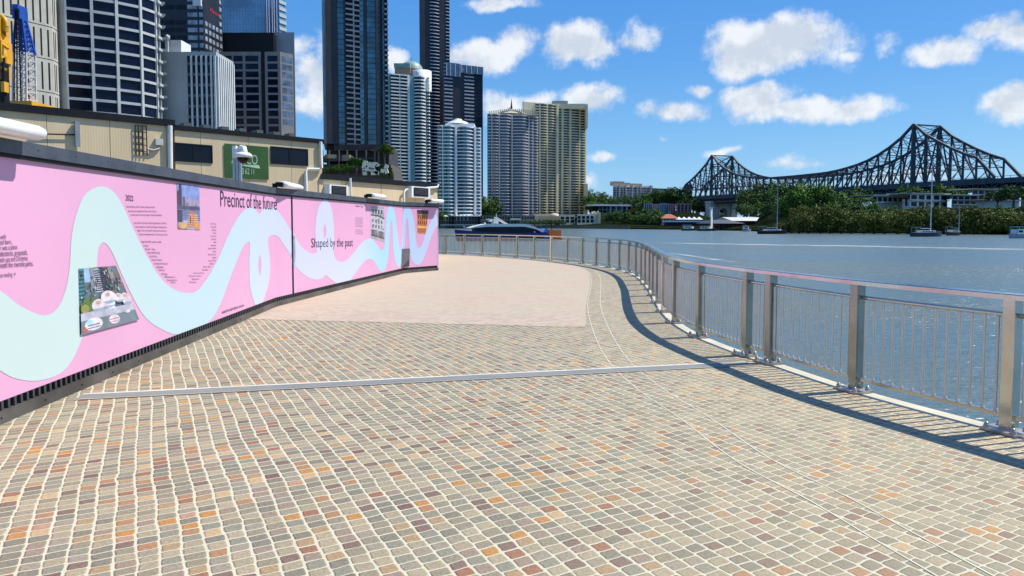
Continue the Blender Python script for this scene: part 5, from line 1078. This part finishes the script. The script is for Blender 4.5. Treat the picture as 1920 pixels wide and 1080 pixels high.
while x < 2330:
    Y = 322 - (x - 1436) * .06; r = random.uniform(4.5, 6.5); zt_ = 1.7 + (419 - (387 + random.uniform(-4, 7) - (6 if x < 1640 else 0))) / 1280 * Y
    if True: place_tree(random.choice(['m0', 'd0', 'g', 'm2']), x, 410, Y, r, 'green tree in the second row behind the mangroves', 'trees behind the mangroves', 2., (zt_ - 2) / r / 1.72)
    x += r * 4.2 * random.uniform(.9, 1.3) * .8
place_tree('f', 1519, 425, 345, 15.5, 'huge round bright green fig tree in front of the bridge deck', 'large fig tree', -.5, 1.08)
GB = 'dark trees under and beside the bridge'
for (x, y, Y, r, kk) in ((1478, 425, 352, 8, 'd0'), (1565, 415, 348, 8, 'd1'), (1592, 412, 350, 7, 'g'), (1620, 410, 350, 7, 'd0'), (1500, 425, 335, 6, 'd1'), (1540, 425, 330, 6, 'd0')):
    place_tree(kk, x, y, Y, r, 'dark dense tree beside the huge fig near the bridge', GB)
for (x, y, Y, r, kk) in ((1409, 402, 550, 12, 'd1'), (1430, 404, 540, 12, 'd0'), (1455, 406, 520, 11, 'd1'), (1395, 410, 530, 8, 'd1'), (1448, 415, 440, 8, 'd0'), (1470, 410, 480, 10, 'd0'), (1418, 412, 500, 8, 'g'), (1412, 400, 640, 13, 'd0'), (1412, 400, 630, 17, 'd1'), (1440, 400, 600, 17, 'd0'), (1465, 398, 560, 16, 'd1'), (1400, 414, 480, 7, 'd0'), (1300, 402, 720, 11, 'd0'), (1311, 404, 730, 9, 'd1'), (1322, 406, 745, 11, 'd0'), (1342, 410, 745, 12, 'd1'), (1360, 410, 745, 12, 'd0'), (1378, 408, 740, 12, 'd1'), (1330, 418, 735, 8, 'd0'), (1348, 420, 735, 8, 'd1'), (1286, 402, 720, 11, 'd1')):
    place_tree(kk, x, y, Y, r, 'dark tree in the shade beneath the bridge', GB)
for (x, y, Y, r) in ((1700, 372, 400, 9), (1724, 372, 396, 8), (1765, 370, 392, 9), (1790, 369, 390, 8)):
    place_tree('g', x, y + 2, Y, r, 'feathery tree top rising in front of the bridge deck', 'trees rising before the bridge deck', 13., .75)
for (x, y, Y, r) in ((1590, 388, 380, 8), (1610, 386, 400, 9), (1870, 380, 350, 6), (1900, 378, 345, 7)):
    place_tree('d1', x, y + 8, Y, r, 'dark green tree among the villas above the mangroves', 'trees among the villas')
GH = 'trees on the hill behind the river flats'
for (x, y, Y, r, kk) in ((1108, 403, 705, 9, 'd0'), (1119, 403, 705, 9, 'g'), (1131, 402, 710, 8, 'd1'), (1112, 392, 745, 13, 'g'), (1106, 396, 720, 11, 'd0'), (1124, 396, 730, 11, 'd1'), (1136, 392, 740, 11, 'g'), (1148, 396, 735, 9, 'd0'), (1170, 388, 745, 8, 'g'), (1190, 388, 745, 8, 'g'), (1205, 390, 745, 10, 'g'), (1218, 388, 745, 10, 'd0'), (1232, 388, 745, 12, 'g'), (1248, 388, 740, 13, 'd1'), (1262, 386, 740, 13, 'd0'), (1278, 386, 735, 12, 'd0'),
    (1200, 398, 680, 10, 'd1'), (1212, 402, 670, 9, 'd0')): place_tree(kk, x, y, Y, r, 'leafy tree on the hill left of the bridge', GH)
for (x, y, Y, r, kk) in ((1150, 420, 620, 8, 'd0'), (1165, 421, 610, 9, 'd1'), (1180, 424, 605, 7, 'd0'), (1197, 423, 600, 7, 'g'), (1210, 422, 595, 10, 'd0'), (1225, 422, 590, 10, 'd1'), (1238, 423, 580, 8, 'd0'), (1204, 425, 580, 8, 'd0'), (1222, 425, 575, 8, 'd1'), (1240, 427, 565, 7, 'd0'), (1137, 419, 625, 7, 'd1')):
    place_tree(kk, x, y + 2, Y, r, 'dark dense tree at the water left of the red roofed house', 'dark trees at the water')
for (x, Y, r) in ((997, 572, 3), (1003, 570, 3.4), (1010, 571, 3), (1017, 569, 3.4), (1025, 570, 4.2), (1033, 571, 3.6), (1041, 570, 3.2), (1049, 571, 3.4), (1057, 572, 3), (975, 573, 2.4), (984, 572, 2.6), (990, 573, 2.6)):
    place_tree('d0', x, 421.5, Y, r, 'green shrub in the planted row on the far quay', 'shrubs on the far quay', -.2, .85)
for (x, y, r) in ((909, 390, 17), (907, 375, 13), (912, 398, 12), (904, 404, 9), (824, 404, 7), (830, 410, 5)):
    place_tree('d1', x, y + 6, 640 if x > 900 else 590, r, 'dark tree between the towers above the quay', 'trees between the river towers', 2.)
for (x, y, r) in ((726, 283, 5), (719, 285, 4), (729, 290, 3.5), (640, 322, 5), (653, 318, 4), (625, 324, 4), (612, 325, 4)):
    p = at(x, y, 387.); place_tree('g', x, y, 387., r, 'leafy tree planted on the dark podium', 'podium trees', p.z - r * .3, .7)
hp = MB(); r_ = random.Random(4)
for k in range(2600):
    u = r_.random(); px = 655 + 80 * u; yy = 296 + 2 * math.sin(u * 3) + 22 * u * u * .9; py = yy + abs(r_.gauss(0, 5 + 4 * u)); p = at(px, min(py, 332), 386.5 + r_.uniform(-.6, .8)); n = Vector((r_.gauss(0, 1), -1.2, r_.gauss(0, 1) + .6)).normalized(); a = n.orthogonal().normalized(); b = n.cross(a); s = r_.uniform(.25, .6)
    hp.add([p - a * s, p - b * s, p + a * s, p + b * s], [(0, 1, 2, 3)])
hp.build('hanging_greenery', LF['fig'], pod)
# villas above the mangroves
def villa(label, Y, px0, px1, py0, py1, c, floors, nx, roofc=(.5, .5, .47)):
    t, F, z0, z1 = simple_building('riverside_villa', label, Y, px0, px1, py0, py1, mat('villa_' + str(px0), c, .75, 0, .08, .2), 12, 'villas above the mangroves', 'villa')
    grid(t, F, z0, z1, nx, floors, M_WINF, .7, .6, d=.12); MB().fbox(F, -.8, F[3] + .8, z1, z1 + .4, -13, 1.4).build('roof', mat('villa_roof_' + str(px0), roofc, .7), t)
    mb = MB(); [mb.fbox(F, 0, F[3], z0 + (z1 - z0) * j / floors, z0 + (z1 - z0) * j / floors + .35, 0, 1.2) for j in range(floors)]; mb.build('balcony', mat('villa_slab_' + str(px0), (.5, .5, .47), .7), t); return t
villa('long low cream villa above the mangroves left of the tall mast', 352, 1635, 1692, 366.5, 380, (.55, .52, .43), 1, 6)
villa('white two storey villa directly behind the tall mast', 345, 1706, 1776, 363, 389, (.75, .76, .74), 2, 5)
villa('grey villa with long balconies at the right above the mangroves', 350, 1784, 1830, 366, 384, (.42, .42, .4), 2, 4)
villa('wide pale villa with an ochre terrace at the far right', 356, 1822, 1912, 355, 375, (.58, .57, .5), 2, 8, (.42, .40, .30))
# ------------------------------------------------------------------ boats
def hull(mb, L, B, H, sheer=.3, stern=.8, n=12, flare=1.0):
    """hull along +x (bow at +x), waterline at z=0"""
    st = []
    for i in range(n + 1):
        u = i / n; x = (u - .5) * L; w_ = B / 2 * (stern + (1 - stern) * min(1, u * 3)) * (1 - max(0, (u - .55) / .45) ** 2.2); z = H + sheer * (u - .3) ** 2 * 2
        st.append([(x + .06 * L * max(0, u - .8) * 5 * .3, w_ * flare, z), (x, w_ * .86, .05), (x, w_ * .4, -.5), (x, -w_ * .4, -.5), (x, -w_ * .86, .05), (x + .06 * L * max(0, u - .8) * 5 * .3, -w_ * flare, z)])
    vs = [p for r in st for p in r]; K = 6; fs = [(i * K + k, (i + 1) * K + k, (i + 1) * K + (k + 1) % K, i * K + (k + 1) % K) for i in range(n) for k in range(K)] + [tuple(range(K))[::-1], tuple(n * K + k for k in range(K))]
    mb.add(vs, [f[::-1] for f in fs])
def boat_root(name, label, px, py, cat, rot, group=None):
    p = gp(px, py, WZ); t = thing(name, label, cat, (0, 0, 0), group); WL[t.name] = Vector((0, 0, 0)); return t, p
def fin_(t, p, rot): t.location = (p.x, p.y, WZ); t.rotation_euler = (0, 0, rot)
M_NAVYH = mat('navy_hull', (.012, .018, .05), .3, 0, .1, .5); M_BLUEH = mat('ferry_blue', (.01, .025, .14), .22, 0, .1, .4)
t, p = boat_root('river_ferry', 'dark blue and white river ferry with an orange stern panel', 952, 451, 'ferry', 0)
mb = MB(); hull(mb, 26.5, 6.4, 2.0, .9, .95, 16); mb.build('hull', M_BLUEH, t)
mb = MB(); mb.prism([(-9, -2.7), (5.5, -2.7), (8.4, -1.6), (8.4, 1.6), (5.5, 2.7), (-9, 2.7)], 2.0, 3.55); mb.build('cabin', M_NAVY, t)
mb = MB(); prof = [(-12, 2.3), (-9.2, 3.6), (-6.5, 4.3), (5.0, 4.3), (8.0, 3.8), (9.8, 3.3), (8.2, 3.35), (5.0, 3.6), (-6.2, 3.6), (-9.4, 3.0), (-11.6, 2.1)]
K = len(prof); vs = [(x, -2.95, z) for x, z in prof] + [(x, 2.95, z) for x, z in prof]; mb.add(vs, [(i, (i + 1) % K, K + (i + 1) % K, K + i) for i in range(K)]); tri = tessellate_polygon([[Vector((x, z, 0)) for x, z in prof]]); mb.add([], [])
b0 = len(mb.v) - 2 * K; mb.f += [[b0 + i for i in f] for f in tri] + [[b0 + K + i for i in f[::-1]] for f in tri]; mb.mi += [0] * (2 * len(tri)); mb.sm += [False] * (2 * len(tri)); mb.build('roof', mat('ferry_white', (.72, .72, .66), .4), t)
mb = MB(); [mb.box(x, x + .35, -2.76, -2.71, 2.1, 3.5) for x in (-7, -5.4, 4.6)]; mb.bar((-6.4, -2.75, 3.6), (-4.6, -2.75, 2.3), .3); mb.build('pillar', M_WHITE, t)
mb = MB(); mb.bar((-2, -1.2, 4), (1.8, -1.2, 6), .25); mb.bar((-2, 1.2, 4), (1.8, 1.2, 6), .25); mb.box(.8, 4.2, -1.6, 1.6, 5.3, 5.6); mb.box(1.2, 2.6, -1.2, 1.2, 4.05, 5.3); mb.bar((1.5, 0, 5.6), (1.5, 0, 7.), .15); mb.lathe([(0, .4), (.4, 0), (0, -.4)], (4.4, -2.2, 4.4), 8); mb.build('wheelhouse', M_WHITE, t)
mb = MB(); mb.box(-13.1, -12.2, -2.9, 2.9, .6, 3.1); mb.build('stern_panel', mat('bright_blue', (.05, .22, .65), .4), t)
mb = MB(); mb.box(-17.3, -13.5, -2.95, -2.8, .5, 2.75); mb.box(-17.3, -13.5, 2.8, 2.95, .5, 2.75); mb.box(-17.3, -17.1, -2.8, 2.8, .5, 2.5); mb.build('orange_panel', mat('orange_panel', (.85, .16, .03), .5), t)
mb = MB(); mb.box(-17.6, -12, -2.7, 2.7, 0, .6); [mb.box(x, x + .2, -3.0, -2.96, .9, 2.2) for x in (-16.2, -15.4, -14.6)]; mb.bar((-15.4, 0, .6), (-15.4, 0, 4.2), .18); mb.build('stern_deck', M_BLACK, t)
mb = MB(); mb.prism([(-13, -3.24), (9, -3.24), (9, -3.22), (-13, -3.22)], 1.75, 1.88); mb.bar((10.5, 0, 2.6), (11.4, 0, 4.), .12); mb.bar((9.6, .6, 2.6), (11.4, 0, 4.), .1); mb.build('bow_rail', M_DSL, t)
fin_(t, p, R(196)); t.scale = (-1, 1, 1) if False else (1, 1, 1); p2 = at(940, 449, 172.); t.location = (p2.x, 172, WZ); t.scale = (.87, .9, .98)
def yacht(label, px, py, Lpx, mastpx, mast_top, hm, extra=0, rot=R(16)):
    p = gp(px, py, WZ); sc = p.y / 1280; L = Lpx * sc; t = thing('sailing_boat', label, 'sailboat', (0, 0, 0), 'moored boats by the mangroves'); WL[t.name] = Vector((0, 0, 0))
    mb = MB(); hull(mb, L, L * .28, 1.25, .5, .7, 14); mb.build('hull', hm, t)
    mb = MB(); mb.prism([(-L * .28, -1.1), (L * .22, -.9), (L * .3, 0), (L * .22, .9), (-L * .28, 1.1)], 1.2, 2.0); mb.prism([(-L * .45, -1.2), (L * .42, -.6), (L * .46, 0), (L * .42, .6), (-L * .45, 1.2)], 1.22, 1.42); mb.build('deckhouse', M_WHITE, t)
    mb = MB(); [mb.box(-L * .24 + i * L * .1, -L * .24 + i * L * .1 + .6, -1.17, -1.0, 1.5, 1.8) for i in range(4)]; mb.build('porthole', M_GLASSD, t)
    mb = MB(); mb.box(-L * .45, -L * .3, -1.2, 1.2, 3.0, 3.2); [mb.bar((x, y, 1.3), (x, y, 3.), .1) for x in (-L * .45, -L * .3) for y in (-1.1, 1.1)]; mb.build('bimini', mat('bimini_' + label[:4], (.25, .25, .25), .7), t)
    mx = (mastpx - px) * sc; H = zat(mast_top, p) - WZ; mb = MB(); mb.tube([(mx, 0, 1.3), (mx, 0, H)], .16, 8, True, [.17, .11]); [mb.bar((mx, -1.1, z), (mx, 1.1, z), .1) for z in (H * .42, H * .68)]; [mb.bar((mx - 1., 0, z), (mx + .6, 0, z + .1), .1) for z in (H * .42, H * .68)]
    mb.bar((mx, 0, 2.6), (mx - L * .36, 0, 2.7), .22); mb.build('mast', mat('mast_' + label[:4], (.55, .57, .57) if extra else (.30, .32, .33), .4), t)
    mb = MB(); [mb.bar((mx, 0, H), q, .03) for q in ((L * .48, 0, 1.5), (-L * .47, 0, 1.4), (mx, 1.5, 1.3), (mx, -1.5, 1.3))]; mb.build('rigging', M_BLACK, t)
    if extra: MB().bar((mx - .2, 0, 2.9), (mx - L * .34, 0, 2.95), .4, .35).build('sail_cover', mat('sail_cover', (.01, .03, .12), .7), t)
    t.location = (p.x, p.y, WZ); t.rotation_euler = (0, 0, rot); return t
yacht('black hulled sailing boat with a tall white mast moored before the villas', 1738, 443.5, 68, 1746, 302, M_NAVYH, 1)
yacht('dark sailing boat with grey mast moored beside the wharf sheds', 1449, 438.6, 60, 1458, 342, M_BLACK)
yacht('small maroon sailing boat half hidden behind the black hulled one', 1788, 441.5, 30, 1800, 388, mat('maroon_hull', (.06, .012, .02), .4))
def cruiser(label, px, py, Lpx, hc, topc, low=1.):
    p = gp(px, py, WZ); sc = p.y / 1280; L = Lpx * sc; t = thing('motor_boat', label, 'motorboat', (0, 0, 0), 'moored boats by the mangroves'); WL[t.name] = Vector((0, 0, 0))
    mb = MB(); hull(mb, L, L * .3, 1.2 * low, .5, .9, 12); mb.build('hull', mat('hull_' + label[:5], hc, .4), t); mb = MB(); mb.prism([(-L * .35, -1.4), (L * .12, -1.3), (L * .25, 0), (L * .12, 1.3), (-L * .35, 1.4)], 1.2, 2.6); mb.build('cabin', M_WHITE, t)
    mb = MB(); [mb.box(-L * .3 + i * 1.6, -L * .3 + i * 1.6 + 1.2, -1.45, -1.3, 1.7, 2.3) for i in range(int(L * .4 / 1.6))]; mb.build('window', M_GLASSD, t)
    mb = MB(); mb.box(-L * .42, L * .08, -1.5, 1.5, 3.2, 3.4); [mb.bar((x, y, 1.2), (x + .3, y, 3.2), .12) for x in (-L * .4, 0) for y in (-1.4, 1.4)]; mb.build('canopy', mat('canopy_' + label[:5], topc, .6), t)
    t.location = (p.x, p.y, WZ); return t
cruiser('old dark motor cruiser with a white framed cabin below the marquee', 1293, 432.4, 30, (.03, .035, .045), (.6, .6, .6)); cruiser('long low dark barge moored under the white pylon', 1325, 433, 34, (.02, .02, .025), (.05, .05, .06))
cruiser('small grey boat with a turquoise canopy at the right edge', 1916, 446.5, 42, (.30, .34, .42), (.03, .35, .42)); cruiser('little white dinghy moored near the wharf sheds', 1400, 433.8, 16, (.6, .6, .6), (.5, .5, .5), .7)
# ------------------------------------------------------------------ piling rig and crane boom behind the offices
M_YELM = mat('machine_yellow', (.75, .36, .01), .4, 0, .1, 1); M_BLM = mat('crane_blue', (.01, .07, .35), .45, 0, .15, 1); M_GRM = mat('lattice_white', (.55, .56, .55), .5)
Y = 70.; q = lambda x, y, dy=0: at(x, y, Y) + Vector((0, dy, 0)); p = q(38, 200); t = thing('crane_boom', 'upright lattice crane boom, blue at the top and white below', 'crane', (p.x, p.y, 0))
def lattice(xa0, xb0, ya, xa1, xb1, yb, n, m, name, th=.10, z0=None):
    mb = MB(); L0, R0 = q(xa0, ya), q(xb0, ya); L1, R1 = q(xa1, yb), q(xb1, yb); w0 = (R0 - L0).x; w1 = (R1 - L1).x
    c = [[L0, R0, R0 + Vector((0, w0, 0)), L0 + Vector((0, w0, 0))], [L1, R1, R1 + Vector((0, w1, 0)), L1 + Vector((0, w1, 0))]]
    for k in range(4): mb.bar(c[0][k], c[1][k], th * 1.5)
    for i in range(n):
        for k in range(4):
            a = c[0][k].lerp(c[1][k], i / n); b = c[0][(k + 1) % 4].lerp(c[1][(k + 1) % 4], (i + 1) / n); a2 = c[0][(k + 1) % 4].lerp(c[1][(k + 1) % 4], i / n); mb.bar(a, b, th * .7); mb.bar(a, a2, th * .6)
    return mb.build(name, m, t)
lattice(25, 49, 97, 22, 52, 420, 22, M_GRM, 'lower_boom'); lattice(30, 41, 36, 24, 49, 98, 7, M_BLM, 'upper_boom', .13)
mb = MB(); a, b = q(26, 12), q(41, 36); mb.box(a.x, b.x, Y - .3, Y + .9, b.z, q(0, 18).z); mb.box(a.x + .1, b.x - .1, Y - .4, Y + 1, q(0, 18).z, q(0, 10).z); mb.build('boom_head', M_BLM, t)
mb = MB(); [mb.bar(q(x, 20, -.35), q(x + dx, 420, -.35), .09) for x, dx in ((33, -5), (36, 2), (39, 12))]; mb.build('rope', M_BLACK, t)
mb = MB(); a = q(38, 196); mb.box(a.x - 1.6, a.x + 2., Y - 1.2, Y + 2.5, 0, q(0, 193).z); mb.build('base', M_YELM, t)
Y = 66.; p = q(6, 190); t = thing('piling_rig', 'yellow piling rig head with a round sheave at the left edge', 'piling rig', (p.x, p.y, 0))
def ring(cx, cy, rx, ry, r, mb): mb.tube([q(cx + rx * math.cos(R(a)), cy + ry * math.sin(R(a))) for a in range(0, 361, 24)], r, 8, False)
mb = MB(); mb.box(q(-14, 60).x, q(6, 60).x, Y - .4, Y + .8, q(0, 150).z, q(0, 34).z); mb.box(q(-14, 60).x, q(9, 60).x, Y - .5, Y + .9, q(0, 118).z, q(0, 78).z); mb.prism([(q(0, 90).x, Y - .6), (q(11, 90).x, Y - .6), (q(9, 90).x, Y + .6), (q(0, 90).x, Y + .6)], q(0, 112).z, q(0, 84).z); mb.build('head', M_YELM, t)
mb = MB(); ring(0, 50, 12, 20, .22, mb); ring(0, 50, 7, 12, .14, mb); ring(0, 108, 9, 18, .2, mb); mb.build('sheave', M_YELM, t)
mb = MB(); mb.bar(q(5, 82, -.3), q(19, 93, -.3), .22); mb.bar(q(2, 124, -.3), q(16, 133, -.3), .22); mb.build('arm', M_YELM, t)
mb = MB(); mb.tube([(q(7, 190).x, Y, 0), (q(8, 150).x, Y, q(0, 120).z)], .42, 10); mb.tube([(q(12, 150).x, Y - .4, 0), (q(11, 120).x, Y - .3, q(0, 110).z)], .16, 8); mb.build('mast', M_BLACK, t)
mb = MB(); mb.box(q(12.5, 150).x, q(19, 150).x, Y - .8, Y - .2, q(0, 175).z, q(0, 156).z); mb.build('cylinder', M_YELM, t)

# ------------------------------------------------------------------ single out look-alikes by their order in the picture
ORD = ['leftmost', 'second', 'third', 'fourth', 'fifth', 'sixth', 'seventh', 'eighth', 'ninth', 'tenth', 'eleventh', 'twelfth', 'thirteenth', 'fourteenth', 'fifteenth', 'sixteenth', 'seventeenth', 'eighteenth', 'nineteenth', 'twentieth']
ORD += ['twenty ' + w_ for w_ in ('first', 'second', 'third', 'fourth', 'fifth', 'sixth', 'seventh', 'eighth', 'ninth')] + ['thirtieth'] + ['thirty ' + w_ for w_ in ('first', 'second', 'third', 'fourth', 'fifth', 'sixth', 'seventh', 'eighth', 'ninth')]
dup_ = {}
for o in bpy.data.objects:
    if o.parent is None and o.get('label') and o.get('category'): dup_.setdefault(o['label'], []).append(o)
for lb, os_ in dup_.items():
    if len(os_) > 1:
        os_.sort(key=lambda o: o.location.x / max(o.location.y, .1))
        for k, o in enumerate(os_):
            o['label'] = lb + (', the leftmost' if k == 0 else ', ' + ORD[k] + ' from the left') if k < len(ORD) else lb
            if len(o['label'].split()) > 16: print('LONG', o['label'])
